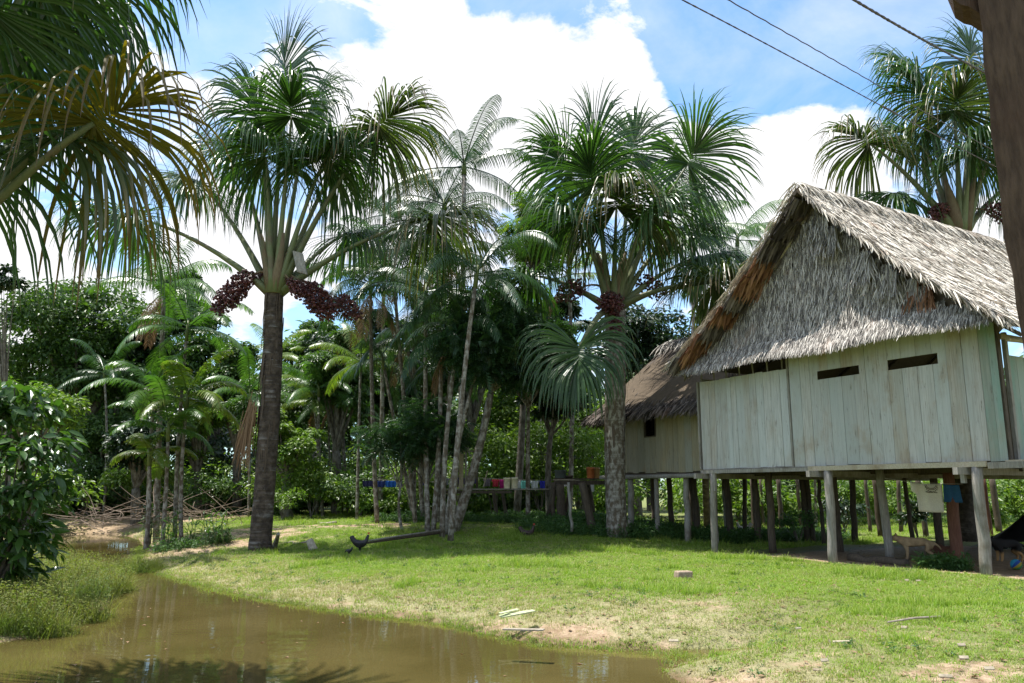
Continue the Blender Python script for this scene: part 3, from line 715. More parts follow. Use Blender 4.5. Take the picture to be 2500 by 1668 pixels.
# ------------------------------------------------------------------ walkway platform, frame
PY = 30.0
pl = thing('platform', on(1300, 1272), 'weathered plank walkway on thin crooked legs beside the small house', 'walkway')
def hbox(u0, u1, v, Y0, dep, th, name, m, parent):
    a, c = at(u0, v, Y0), at(u1, v, Y0); c[2] = a[2] = (a[2] + c[2]) / 2
    return MB().box(a, c - a, V3(0, dep, 0), V3(0, 0, -th)).build(name, m, parent)
for j in range(4): hbox(1352, 1480, 1168, PY + j * .28, .27, .05, 'plank', M['wood_dark'], pl)
hbox(1352, 1480, 1173, PY - .02, .1, .16, 'beam', M['wood_dark'], pl)
for j in range(3): hbox(1090, 1362, 1193 + j * .2, PY + j * .3, .28, .045, 'plank', M['wood_grey'], pl)
hbox(1085, 1250, 1198, PY + .05, .08, .10, 'beam', M['wood_dark'], pl)
for (u, vb, ut, vt, r) in ((1216, 1274, 1204, 1196, .075), (1240, 1276, 1226, 1198, .07), (1163, 1258, 1165, 1105, .05), (1122, 1262, 1118, 1196, .09), (1103, 1270, 1112, 1196, .06),
                           (1330, 1278, 1362, 1180, .075), (1350, 1280, 1350, 1178, .08), (1396, 1290, 1388, 1178, .05), (1375, 1280, 1392, 1176, .06), (1448, 1290, 1420, 1178, .14), (1454, 1275, 1436, 1178, .08), (1372, 1284, 1368, 1182, .16)):
    p = on(u, vb, .4); tpt = at(ut, vt, p[1]); post(pl, p - V3(0, 0, .1), tpt, r, M['wood_dark'] if r > .055 else M['wood_grey'])
# door frame at its far end
hbx = lambda u0, v0, u1, v1, Y, dep, m, nm: MB().box(at(u0, v1, Y), at(u1, v1, Y) - at(u0, v1, Y), V3(0, dep, 0), V3(0, 0, at(u0, v0, Y)[2] - at(u0, v1, Y)[2])).build(nm, m, pl)
hbx(1120, 1101, 1131, 1196, PY + .1, .05, M['wood_pale'], 'frame_plank')
hbx(1134, 1092, 1139, 1196, PY + .6, .07, M['wood_grey'], 'frame_post'); hbx(1162, 1101, 1167, 1196, PY + .5, .07, M['wood_dark'], 'frame_post')
hbx(1128, 1100, 1172, 1104, PY + .45, .06, M['wood_grey'], 'frame_rail')
hbx(1076, 1200, 1100, 1206, PY + .2, .3, M['wood_pale'], 'step_plank')
MB().tube([at(1180, 1190, PY + .2), at(1190, 1150, PY + .4)], .025, 6).build('stick', M['wood_pale'], pl)

def lathe(name, prof, m, base, parent=None, ns=20):
    b = MB(); k = len(prof); a = np.linspace(0, 2 * np.pi, ns, endpoint=False)
    P = np.array([[r * np.cos(x), r * np.sin(x), z] for r, z in prof for x in a]) + np.asarray(base)
    i = np.arange(k * ns).reshape(k, ns); j = np.roll(i, -1, 1)
    b.add(P, np.stack([i[:-1], j[:-1], j[1:], i[1:]], -1).reshape(-1, 4)); return b.build(name, m, parent, smooth=True)
M['bucket_w'] = plain('white_plastic', (.66, .60, .44), .4); M['bucket_o'] = plain('orange_plastic', (.50, .15, .05), .45); M['bucket_t'] = plain('tan_plastic', (.42, .24, .10), .45)
M['pot'] = plain('dark_pot', (.10, .115, .11), .35, .5)
def bucket(u, v, Y, r, h, m, label, name='bucket'):
    p = at(u, v, Y); o = thing(name, p, label, 'bucket', 'pails on the walkway')
    lathe('body', [(0.001, .0), (r * .84, .0), (r * .86, .01), (r * .97, h * .86), (r * 1.05, h * .87), (r * 1.05, h * .93), (r, h * .94), (r * 1.03, h), (r * .95, h), (r * .82, .05), (.001, .05)], m, p, o)
    a = np.linspace(0, math.pi, 9); MB().tube([p + V3(r * 1.05 * math.cos(x), -r * .55 * math.sin(x), h * .9 - r * .9 * math.sin(x)) for x in a], .006, 5).build('handle', M['wood_grey'], o)
bucket(1238, 1193, PY + .25, .135, .40, M['bucket_w'], 'cream plastic bucket nearer the door frame on the walkway')
bucket(1256, 1193, PY + .25, .135, .41, M['bucket_w'], 'cream plastic bucket nearer the turquoise cloth on the walkway')
bucket(1442, 1168, PY + .4, .155, .41, M['bucket_o'], 'orange plastic bucket on the dark platform by the small house')
bucket(1456, 1168, PY + .55, .14, .40, M['bucket_t'], 'tan plastic bucket half behind the orange one')
p = at(1368, 1168, PY + .45); o = thing('cooking_pot', p, 'large dark metal cooking pot on the platform', 'pot')
lathe('body', [(.001, 0), (.19, 0), (.205, .02), (.21, .28), (.225, .285), (.225, .30), (.20, .30), (.19, .04), (.001, .04)], M['pot'], p, o)
for sg in (-1, 1): MB().tube([p + V3(sg * .20, -.05, .22), p + V3(sg * .27, -.05, .23), p + V3(sg * .27, .05, .23), p + V3(sg * .20, .05, .22)], .012, 6).build('handle', M['pot'], o)
p = at(1388, 1168, PY + .5); o = thing('cooking_pot', p, 'low black pan beside the large cooking pot', 'pan')
lathe('body', [(.001, 0), (.15, 0), (.19, .10), (.20, .10), (.15, .02), (.001, .02)], M['wood_dark'], p, o)

# ------------------------------------------------------------------ washing
def cloth(name, outline_fn, p0, right, drop, m, label, cat, parent_parts=None, group=None, waves=3):
    """a hanging cloth with folds: right = vector along the line, drop = height"""
    nx_, nz_ = 16, 10; b = MB(); P = []
    wlen = np.linalg.norm(right); rn = right / wlen; nn = V3(-rn[1], rn[0], 0); ph = U(0, 6)
    for j in range(nz_ + 1):
        for i in range(nx_ + 1):
            x, y = outline_fn(i / nx_, j / nz_)
            w_ = .028 * math.sin(x * waves * 6.28 + ph + .8 * math.sin(y * 3)) * (y ** .6) + .015 * math.sin(x * 17 + ph)
            P.append(p0 + right * x + nn * w_ + V3(0, 0, -drop * y - .035 * math.sin(math.pi * x) * wlen * .6))
    i = np.arange((nx_ + 1) * (nz_ + 1)).reshape(nz_ + 1, nx_ + 1)
    b.add(P, np.stack([i[:-1, :-1], i[1:, :-1], i[1:, 1:], i[:-1, 1:]], -1).reshape(-1, 4))
    o = b.build(name, m, smooth=True); so = o.modifiers.new('thick', 'SOLIDIFY'); so.thickness = .008; so.offset = 0
    return tag(o, label, cat, group)
def o_rect(x, y): return (x - .0 + .02 * math.sin(y * 5) * (x - .5), y)
def o_shirt(x, y):
    wdt = .5 if y < .32 else .36
    if .32 <= y < .40: wdt = .5 - (y - .32) / .08 * .14
    return (.5 + (x - .5) * 2 * wdt, y * (1 - .12 * (abs(x - .5) * 2) ** 3 * (y < .4)))
def o_short(x, y):
    xx = .5 + (x - .5) * (.86 + .14 * y)
    return (xx, y * (1 - .38 * max(0, 1 - abs(x - .5) * 7) * (y > .5)))
def cmat(c):
    k = 'cloth_%02d%02d%02d' % tuple(int(x * 99) for x in c)
    if k not in M:
        t = MT(k); n = t.noise(t.coord('Object'), 40, 3); M[k] = t.done(t.bsdf(t.mix(t.rng(n, .3, .7), tuple(x * .85 for x in c), c), .85, .15))
    return M[k]
LY = 33.0
line_pts = [at(u, v, LY) for u, v in ((868, 1168), (960, 1173), (1060, 1177), (1160, 1166), (1250, 1172), (1340, 1172), (1400, 1172), (1470, 1178))]
ln = MB().tube(np.array(line_pts), .008, 5).build('clothesline', M['wood_grey']); tag(ln, 'thin washing line strung behind the palm clump', 'clothesline')
G = 'washing on the line'
garb = [(886, 912, 1174, 1188, (.03, .03, .09), o_rect, 'near-black cloth at the far end of the washing line', 'cloth'),
        (913, 940, 1174, 1189, (.025, .04, .16), o_rect, 'navy cloth between the near-black and the royal blue ones', 'cloth'),
        (941, 968, 1174, 1189, (.02, .10, .42), o_rect, 'royal blue cloth on the washing line beside the slender palms', 'cloth'),
        (969, 982, 1174, 1189, (.04, .035, .18), o_rect, 'narrow indigo cloth partly behind the palm clump stems', 'cloth'),
        (1028, 1044, 1172, 1186, (.08, .05, .25), o_short, 'violet shorts hanging between the clump stems', 'shorts'),
        (1078, 1098, 1168, 1184, (.24, .24, .27), o_shirt, 'grey shirt hanging just past the palm clump', 'shirt'),
        (1118, 1150, 1166, 1182, (.05, .03, .10), o_rect, 'dark plum cloth behind the door frame', 'cloth'),
        (1152, 1164, 1167, 1181, (.10, .08, .20), o_rect, 'small dusky cloth behind the frame post', 'cloth'),
        (1180, 1200, 1169, 1187, (.20, .17, .19), o_shirt, 'charcoal shirt beside the red one', 'shirt'),
        (1201, 1219, 1171, 1188, (.60, .06, .09), o_shirt, 'red shirt on the washing line', 'shirt'),
        (1220, 1232, 1171, 1192, (.55, .04, .24), o_rect, 'magenta cloth left of the cream buckets', 'cloth'),
        (1262, 1271, 1174, 1192, (.74, .74, .76), o_rect, 'narrow white cloth beside the cream buckets', 'cloth'),
        (1272, 1294, 1174, 1193, (.20, .58, .52), o_rect, 'turquoise cloth on the washing line', 'cloth'),
        (1295, 1316, 1174, 1192, (.72, .74, .78), o_shirt, 'white shirt between the turquoise and blue washing', 'shirt'),
        (1318, 1344, 1174, 1192, (.05, .06, .50), o_rect, 'bright blue cloth on the washing line', 'cloth'),
        (1362, 1374, 1176, 1186, (.62, .04, .20), o_rect, 'small pink cloth under the cooking pot', 'cloth'),
        (1376, 1392, 1180, 1188, (.70, .68, .70), o_rect, 'small white rag under the black pan', 'rag'),
        (1437, 1450, 1181, 1201, (.72, .72, .76), o_rect, 'white cloth hanging below the orange bucket', 'cloth')]
for (u0, u1, v0, v1, c, fn, lab, cat) in garb:
    a, e_ = at(u0, v0, LY), at(u1, v0, LY); cloth('hanging_' + cat, fn, a, e_ - a, a[2] - at(u0, v1, LY)[2], cmat(c), lab, cat, group=G)
# washing under the big house
TY = 18.6
a, e_ = at(2222, 1177, TY), at(2300, 1182, TY)
l2 = MB().tube(np.array([at(2160, 1168, TY), at(2225, 1177, TY), at(2300, 1181, TY), at(2350, 1182, TY)]), .006, 5).build('clothesline', M['wood_grey']); tag(l2, 'short line with washing under the big house floor', 'clothesline')
def o_tee(x, y):
    l = .0 if y < .30 else .17; l = l if y > .42 else (.0 if y < .30 else (y - .30) / .12 * .17)
    return (l + (1 - l) * x * (1 - .02 * y), y)
ts = thing('t_shirt', a, 'white printed t-shirt hanging under the big house', 't-shirt', 'washing under the house')
body = cloth('body', o_tee, a, e_ - a, .64, cmat((.60, .56, .46)), '', 'x', waves=2); del body['label'], body['category']; body.parent = ts; body.matrix_parent_inverse = Matrix.Translation(ts.location).inverted()
rn = nrm(e_ - a); fr = V3(rn[1], -rn[0], 0) * .034
b = MB(); cx = a + (e_ - a) * .62 + fr
for rr in (.10, .125): b.tube([cx + rn * rr * 1.15 * math.sin(q) + V3(0, 0, -.02 - rr * math.cos(q) * 1.0) for q in np.linspace(-1.4, 1.4, 11)], .006, 4)
for q in range(9):
    aa = -1.2 + q * .3; b.box(cx + rn * .15 * math.sin(aa) + V3(0, 0, -.03 - .15 * math.cos(aa)), rn * .02, fr * .1, V3(0, 0, -.025))
b.build('collar_print', M['wood_dark'], ts)
b = MB()
for q in range(13):
    if q in (8,): continue
    b.box(a + (e_ - a) * .44 + rn * q * .021 + fr + V3(0, 0, -.215 + U(-.004, .004)), rn * .014, fr * .1, V3(0, 0, .018 + U(0, .012)))
b.build('text_print', M['wood_dark'], ts)
a2, e2 = at(2299, 1182, TY), at(2345, 1184, TY)
cloth('hanging_shorts', o_short, a2, e2 - a2, .40, cmat((.025, .085, .17)), 'blue shorts hanging beside the white t-shirt', 'shorts', group='washing under the house', waves=2)

# ------------------------------------------------------------------ fan palms
def fan_segments(H, a, b, n, L, wid, droop, spread, k=8, fold=.25, costa=.28, stiff=.30):
    a, b = nrm(a), nrm(b - a * np.dot(nrm(a), b)); nn = np.cross(a, b)
    phi = np.linspace(-spread, spread, n) + rng.normal(0, .02, n)
    bun = .10 * np.sin(phi * 9 + U(0, 6)) + .07 * np.sin(phi * 23 + U(0, 6))
    d = nrm(np.cos(phi)[:, None] * a + np.sin(phi)[:, None] * b + nn * (np.abs(np.sin(phi)) * fold + bun + rng.normal(0, .10, n))[:, None])
    tang = -np.sin(phi)[:, None] * a + np.cos(phi)[:, None] * b
    Ls = L * (.64 + .36 * np.sin(np.abs(phi) / 2)) * rng.uniform(.82, 1.06, n)
    P = [np.asarray(H, float) + a * (costa * L * np.clip(np.cos(phi), 0, 1))[:, None] * .6]
    dr = droop * rng.uniform(.75, 1.3, n)
    s = np.linspace(0, 1, k); D = [d]
    brk = np.where(rng.uniform(size=n) < .25, rng.uniform(.45, .8, n), 9)
    for j in range(1, k):
        f = max(0.0, s[j] - stiff); g = dr * f * 1.9 / (k - 1) * 4
        g = g + np.where((s[j] > brk) & (s[j - 1] <= brk), .9, 0)
        d = nrm(d + V3(0, 0, -1)[None] * g[:, None] + rng.normal(0, .012, (n, 3))); P.append(P[-1] + d * (Ls / (k - 1))[:, None]); D.append(d)
    P, D = np.stack(P, 1), np.stack(D, 1)
    sd = tang[:, None, :] - D * np.sum(tang[:, None, :] * D, -1, keepdims=True)
    sd = nrm(sd)
    prof = np.interp(s, [0, .12, .42, .75, 1], [.45, .75, 1, .72, .06])
    return P, prof[None, :] * (wid * rng.uniform(.8, 1.2, n))[:, None], sd
def petiole(pt, H, bow, r0, r1, k=9):
    pt, H = np.asarray(pt, float), np.asarray(H, float); mid = (pt + H) / 2 + V3(0, 0, bow)
    P = bez(pt, mid, H, k); R = np.interp(np.linspace(0, 1, k), [0, .12, .4, 1], [r0 * 1.5, r0, (r0 + r1) / 2, r1]); return P, R
def fan_palm(label, base, top, r0, r1, leaves, Y, L0=2.0, nseg=110, wid=.05, fruits=(), name='fan_palm', seg_objects=0, skirt=60, group='tall fan palms', trunk=True, tmat='palm_trunk'):
    base, top = np.asarray(base, float), np.asarray(top, float)
    o = thing(name, base, label, 'palm tree', group)
    if trunk:
        k = 26; tt = np.linspace(0, 1, k); P = base + (top - base) * tt[:, None] - V3(0, 0, .15) * (1 - tt)[:, None]
        P[:, 0] += .05 * np.sin(tt * 5 + base[0]); R = (r0 + (r1 - r0) * tt) * (1 + .10 * np.exp(-tt * 14)) * (1 + .025 * np.sin(tt * 55))
        MB().tube(P, R, 18, jitter=.02).build('trunk', M[tmat], o, smooth=True)
        if skirt:
            # old leaf-base flaps and fibre left hanging on the trunk
            b = MB(); n = skirt; hgt = rng.uniform(.35, .98, n); ang = rng.uniform(0, 6.28, n); rr = r1 * 1.04
            Pq = base + (top - base) * hgt[:, None] + np.stack([np.cos(ang) * rr, np.sin(ang) * rr, np.zeros(n)], -1)
            Ls = rng.uniform(.4, 1.5, n); pts = [Pq]
            for j in range(3): pts.append(pts[-1] + (V3(0, 0, -1) + np.stack([np.cos(ang), np.sin(ang), np.zeros(n)], -1) * rng.uniform(-.04, .10, n)[:, None] + rng.normal(0, .05, (n, 3))) * (Ls / 3)[:, None])
            b.strips(np.stack(pts, 1), np.array([1, .9, .6, .2])[None] * rng.uniform(.03, .13, n)[:, None], np.repeat(np.stack([-np.sin(ang), np.cos(ang), np.zeros(n)], -1)[:, None], 4, 1), .15)
            b.build('dead_leaf_base', M['sheath_dark'], o, kind='stuff', label='dry brown leaf bases clinging to the trunk')
    for (u, v, dY, Ls, a, drp, mt, spr) in leaves:
        H = at(u, v, Y + dY); src = top + V3(0, 0, .15) + nrm(V3(H[0] - top[0], H[1] - top[1], 0)) * r1 * .45
        dist = np.linalg.norm(H - src); out_ = np.linalg.norm(H[:2] - src[:2])
        P, R = petiole(src - V3(0, 0, .5), H, (.16 if out_ > 1.5 else .02) * dist * .9, .15 * Y / 22 if Y > 15 else .10, .045)
        fr = MB().tube(P, R, 9, squash=.7).build('frond', M['petiole'], o, smooth=True)
        ax = nrm(np.array(a)) if a is not None else nrm(P[-1] - P[-3])
        hor = nrm(np.cross(ax, V3(0, 0, 1))) if abs(ax[2]) < .97 else V3(1, 0, 0)
        rl = U(-.5, .5) + (U(-.9, .9) if abs(ax[2]) > .8 else 0); rl, hor = (.15, V3(1, 0, 0)) if ax[2] < -.8 else (rl, hor); nn = np.cross(ax, hor); bb = hor * math.cos(rl) + nn * math.sin(rl)
        n = nseg if not seg_objects else seg_objects
        PP, WW, SD = fan_segments(H, ax, bb, n, L0 * Ls, wid, drp, spr)
        nseg_done = o.get('_n', 0)
        if seg_objects and nseg_done < 4:
            o['_n'] = nseg_done + 1
            for i in range(n):
                MB().strips(PP[i:i + 1], WW[i:i + 1], SD[i:i + 1], .18).build('leaf_segment', M[mt], fr)
        else:
            MB().strips(PP, WW, SD, .16).build('leaf_blade', M[mt], fr, kind='stuff')
    if '_n' in o: del o['_n']
    # broad sheaths at the foot of the crown
    for q in range(4 if trunk else 0):
        an = q * 1.57 + .6; dv = V3(math.cos(an), math.sin(an), 0)
        MB().tube([top - V3(0, 0, .35) + dv * r1 * .25, top + dv * r1 * .7 + V3(0, 0, .25), top + dv * r1 * 1.35 + V3(0, 0, .95), top + dv * r1 * 1.9 + V3(0, 0, 1.5)], [r1 * 1.0, r1 * .85, r1 * .5, r1 * .2], 10, squash=.75).build('leaf_sheath', M['sheath'], o, smooth=True)
    for (u, v, dY, sx_, sz_, n) in fruits:
        c = at(u, v, Y + dY); h0 = top + V3(0, 0, .1)
        st = bez(h0, (h0 + c) / 2 + V3(0, 0, .9 * sz_ + .3), c - V3(0, 0, sz_ * .55), 9)
        fc = MB().tube(st, np.linspace(.05, .02, 9), 6).build('fruit_cluster', M['sheath'], o, smooth=True)
        b = MB(); dr = rng.normal(0, 1, (n, 3)); dr = nrm(dr) * (rng.uniform(.15, 1, n) ** .5)[:, None]
        sl = nrm(c - h0); pos = c + dr * V3(sx_, sx_ * .8, sz_) + V3(sl[0], sl[1], 0)[None] * (-dr[:, 2:3]) * sz_ * .55
        ico = np.array([[0, 0, 1], [.89, 0, .45], [.28, .85, .45], [-.72, .53, .45], [-.72, -.53, .45], [.28, -.85, .45], [.72, .53, -.45], [-.28, .85, -.45], [-.89, 0, -.45], [-.28, -.85, -.45], [.72, -.53, -.45], [0, 0, -1]])
        icf = [[0, 1, 2], [0, 2, 3], [0, 3, 4], [0, 4, 5], [0, 5, 1], [1, 6, 2], [2, 7, 3], [3, 8, 4], [4, 9, 5], [5, 10, 1], [6, 7, 2], [7, 8, 3], [8, 9, 4], [9, 10, 5], [10, 6, 1], [6, 11, 7], [7, 11, 8], [8, 11, 9], [9, 11, 10], [10, 11, 6]]
        b.scatter(ico * V3(.9, .9, 1.15), icf, pos, rots(U(0, 6, n), U(0, 3, n), U(0, 6, n)), rng.uniform(.030, .046, n) * Y / 22)
        m_ = n // 3; k_ = 4; i0 = rng.integers(0, n, m_); j0 = rng.integers(2, 9, m_)
        pts = st[j0][:, None, :] * (1 - np.linspace(0, 1, k_))[None, :, None] + pos[i0][:, None, :] * np.linspace(0, 1, k_)[None, :, None]
        b.strips(pts, np.full((m_, k_), .012), np.broadcast_to(V3(1, 0, 0), (m_, k_, 3)))
        b.build('fruit', M['fruit'], fc, kind='stuff', label='dark maroon palm fruit hanging in a dense bunch')
    return o
t = MT('palm_fruit'); M['fruit'] = t.done(t.bsdf(t.mix(t.island(), (.035, .009, .011), (.105, .026, .022)), .35, .45))

up = lambda x=0., y=0., z=1.: (x, y, z)
PI = math.pi
# (hub pixel, depth offset, size, blade axis or None, droop, material, half spread)
b1 = gp(638, 1346, hz(*gp(638, 1346)[:2])); t1 = at(672, 690, b1[1])
P1 = fan_palm('tall fan palm with maroon fruit bunches and dark ringed trunk by the water', b1, t1, .315, .285, [
    (695, 190, 0, .95, up(-.05, -.12), .42, 'palm', 2.9), (752, 270, .9, .98, up(.30, .2), .8, 'palm', 2.7), (650, 385, -.9, 1.0, up(-.3, -.8, .3), 1.7, 'palm', 2.7), (795, 385, -.7, 1.0, up(.5, -.6, .3), 1.7, 'palm', 2.7), (640, 295, -.5, .98, up(-.35, -.3), .85, 'palm', 2.7), (712, 285, -1.0, 1.0, up(.15, -.9, .55), .8, 'palm', 2.6),
    (575, 365, .9, 1.0, up(-.8, .3, .5), 1.2, 'palm', 2.7), (840, 370, .8, 1.0, up(.8, .2, .5), 1.2, 'palm', 2.7), (925, 310, -.4, 1.12, up(.75, -.35, .55), 1.0, 'palm_old', 2.6), (1052, 535, .3, 1.2, up(.85, -.3, .15), 1.35, 'palm_old', 2.5),
    (325, 530, -.2, 1.15, up(-.9, -.2, .1), 1.3, 'palm', 2.5), (480, 440, .9, .9, up(-.8, .3, .35), 1.2, 'palm', 2.5),
    (845, 570, 1.5, .95, up(.5, .7, .25), 1.3, 'palm', 2.5)],
    b1[1], 3.2, 150, .060, fruits=((568, 714, -.3, .48, .78, 660), (778, 736, -.2, .52, .68, 660), (850, 750, .4, .4, .45, 260), (722, 705, -.45, .25, .4, 160)))
MB().box(at(714, 612, b1[1] - .42), at(738, 618, b1[1] - .42) - at(714, 612, b1[1] - .42), V3(0, .10, 0), at(728, 664, b1[1] - .55) - at(717, 612, b1[1] - .42)).build('petiole_stub', M['wood_grey'], P1, label='pale cut leaf stalk')
# frayed dead frond on its trunk
bb_ = MB(); n = 90; p0 = at(613, 1005, b1[1] - .1); pts = [p0 + rng.normal(0, .06, (n, 3)) * V3(1, 1, 3)]
dv = nrm(V3(-.15, -.05, -1)[None] + rng.normal(0, .09, (n, 3)))
for j in range(4): pts.append(pts[-1] + dv * rng.uniform(.28, .5, n)[:, None]); dv = nrm(dv + V3(0, 0, -.1))
bb_.strips(np.stack(pts, 1), np.array([.9, 1, 1, .7, .2])[None] * rng.uniform(.012, .03, n)[:, None], np.broadcast_to(V3(1, .2, 0), (n, 5, 3)))
bb_.build('dead_frond', M['palm_dead'], P1, kind='stuff', label='tan frayed dead frond hanging on the trunk')
MB().tube([on(668, 1340) + V3(0, 0, -.05), on(672, 1352) + V3(.06, 0, .55)], [.09, .05], 7, jitter=.08).build('bark_slab', M['bark'], P1)

b2 = gp(1508, 1296, .38); b2[2] = hz(b2[0], b2[1]); t2 = at(1497, 728, b2[1])
fan_palm('fan palm with smooth grey trunk in front of the small house', b2, t2, .33, .36, [
    (1455, 385, 0, 1.05, up(-.15, -.2), .5, 'palm', 2.7), (1545, 375, .8, 1.05, up(.15, .2), .45, 'palm', 2.6), (1575, 530, -1.5, 1.0, up(.5, -.7, .4), 1.1, 'palm', 2.7), (1410, 535, -1.2, 1.0, up(-.6, -.6, .3), 1.2, 'palm', 2.7), (1650, 560, .3, 1.0, up(.8, .2, .3), 1.2, 'palm', 2.6), (1395, 420, .6, 1.1, up(-.55, .2, .8), .6, 'palm', 2.5), (1680, 400, -.3, 1.1, up(.45, -.25, .85), .5, 'palm', 2.55),
    (1505, 505, -1.8, 1.08, up(.0, -.9, .35), 1.2, 'palm_old', 2.6), (1615, 480, .9, 1.1, up(.4, .5, .7), .7, 'palm', 2.5), (1300, 672, .1, .85, up(-.9, -.2, .0), 1.3, 'palm', 2.4), (1712, 625, .2, .9, up(.9, -.15, .1), 1.3, 'palm', 2.4),
    (1745, 690, -1.6, .95, up(.55, -.55, .1), 1.15, 'palm_old', 2.6), (1413, 850, -2.0, .86, up(-.05, -.3, -1), 1.3, 'palm', 2.45), (1450, 450, -1.0, 1.1, up(-.3, -.7, .7), .8, 'palm', 2.5)],
    b2[1], 3.3, 140, .064, fruits=((1392, 710, -.4, .5, .45, 260), (1490, 740, -.9, .5, .42, 260), (1502, 790, -.9, .22, .45, 140), (1590, 700, .2, .5, .45, 180)), skirt=14, tmat='stem')
b3 = at(2352, 1300, 27.5); b3[2] = hz(b3[0], b3[1]); t3 = at(2342, 545, 27.5)
fan_palm('fan palm rising behind the big thatched roof', b3, t3, .36, .36, [
    (2375, 150, .6, .92, up(.05, .2), .7, 'palm', 2.7), (2370, 370, -1.2, .95, up(.1, -.8, .3), 1.2, 'palm', 2.7), (2250, 335, .4, .95, up(-.7, .2, .4), 1.2, 'palm', 2.6), (2270, 250, .2, 1.05, up(-.5, -.1, .75), .85, 'palm', 2.6), (2330, 270, -.9, 1.05, up(-.1, -.75, .6), 1.1, 'palm_old', 2.6), (2122, 350, -.2, .98, up(-.8, -.3, .35), 1.1, 'palm_old', 2.6),
    (2440, 190, .0, 1.02, up(.5, -.1, .7), .8, 'palm', 2.5), (2430, 330, -.9, 1.0, up(.5, -.6, .4), 1.1, 'palm', 2.5), (2240, 170, 1.2, 1.0, up(-.45, .5, .7), .8, 'palm', 2.5), (2190, 470, .9, .85, up(-.8, .3, .1), 1.3, 'palm', 2.4), (2500, 430, .6, .95, up(.8, .2, .2), 1.2, 'palm', 2.4), (2400, 260, 1.0, 1.0, up(.2, .6, .6), 1.0, 'palm', 2.5)],
    27.5, 3.3, 140, .062, fruits=((2290, 520, -.3, .35, .45, 160), (2440, 520, -.3, .4, .5, 160)), skirt=20)
# near palm at the water's left edge, its leaf segments built one by one
N0 = 8.8
bn = at(-420, 1300, N0); bn[2] = hz(bn[0], bn[1]); tn = at(-330, 760, N0)
fan_palm('near fan palm reaching in over the water with yellowing fronds', bn, tn, .26, .24, [
    (228, 300, 0, 1.0, up(.85, -.1, .38), 1.5, 'palm_yellow', 2.6), (85, -70, -.3, 1.18, up(.5, -.1, .75), 1.15, 'palm', 2.6), (-40, 130, .5, 1.1, up(.35, .3, .7), 1.1, 'palm', 2.6),
    (175, -190, .8, 1.15, up(.6, .2, .8), 1.0, 'palm', 2.6), (-150, 330, -.2, 1.05, up(.2, -.5, .6), 1.1, 'palm', 2.6), (150, 318, .25, .85, up(-.1, .3, .3), 1.6, 'palm_old', 2.7), (40, -120, .9, 1.1, up(.2, .5, .7), 1.3, 'palm', 2.7), (-30, 20, -.5, 1.1, up(.4, -.4, .6), 1.4, 'palm', 2.7), (150, -60, .4, 1.1, up(.4, .1, .3), 1.7, 'palm', 2.8), (-20, 90, 1.2, 1.0, up(.3, .3, .3), 1.7, 'palm', 2.7), (110, 60, 1.2, .9, up(.5, .4, .5), 1.4, 'palm', 2.7)],
    N0, 2.5, 1, .052, seg_objects=75, skirt=25)
fan_palm('young fan palm with stiff pale leaves beside the big roof', on(1725, 1290, .1), at(1722, 800, 31), .16, .12, [
    (1722, 680, 0, .55, up(-.1, -.6, .7), .8, 'palm_old', 2.7), (1690, 705, .3, .5, up(-.7, -.2, .5), .9, 'palm', 2.6), (1760, 640, .6, .55, up(.4, .3, .8), .7, 'palm', 2.6), (1700, 640, .9, .55, up(-.3, .3, .8), .7, 'palm', 2.6)], 31, 1.9, 70, .06, skirt=0, group='young palms')

# ------------------------------------------------------------------ feather palms
def feather(P0, az, e0, L, npair, ll, bend, hang, wid=.035, k=14, twist=0.0):
    d = V3(math.cos(az) * math.cos(e0), math.sin(az) * math.cos(e0), math.sin(e0)); pts = [np.asarray(P0, float)]; D = [d]
    for j in range(1, k):
        d = nrm(d + V3(0, 0, -1) * bend * (j / k) ** 1.2 / k * 3.2); pts.append(pts[-1] + d * L / (k - 1)); D.append(d)
    pts, D = np.array(pts), np.array(D)
    s = np.linspace(.10, .985, npair); s2 = np.concatenate([s, s]); sg = np.concatenate([np.ones(npair), -np.ones(npair)])
    C = np.stack([np.interp(s2, np.linspace(0, 1, k), pts[:, i]) for i in range(3)], -1); T = nrm(np.stack([np.interp(s2, np.linspace(0, 1, k), D[:, i]) for i in range(3)], -1))
    hor = V3(-math.sin(az), math.cos(az), 0); sidev = nrm(hor[None] * sg[:, None] + T * .55 + V3(0, 0, .10 + twist))
    l = ll * np.sin(np.pi * (.12 + .80 * s2)) ** .7 * rng.uniform(.85, 1.1, len(s2))
    dd = nrm(sidev + V3(0, 0, -hang * .5) + rng.normal(0, .05, sidev.shape)); Q = [C]
    for j in range(3): Q.append(Q[-1] + dd * (l / 3)[:, None]); dd = nrm(dd + V3(0, 0, -hang * .55))
    Q = np.stack(Q, 1); Tn = np.repeat(T[:, None], 4, 1); G_ = nrm(np.gradient(Q, axis=1)); sd = nrm(Tn - G_ * np.sum(Tn * G_, -1, keepdims=True))
    b = MB(); b.strips(Q, np.array([.55, 1, .8, .08])[None] * (wid * rng.uniform(.8, 1.2, len(s2)))[:, None], sd)
    b.tube(pts, np.linspace(.028, .006, k) * (L / 2.5) ** .5, 5, cap=False)
    return b
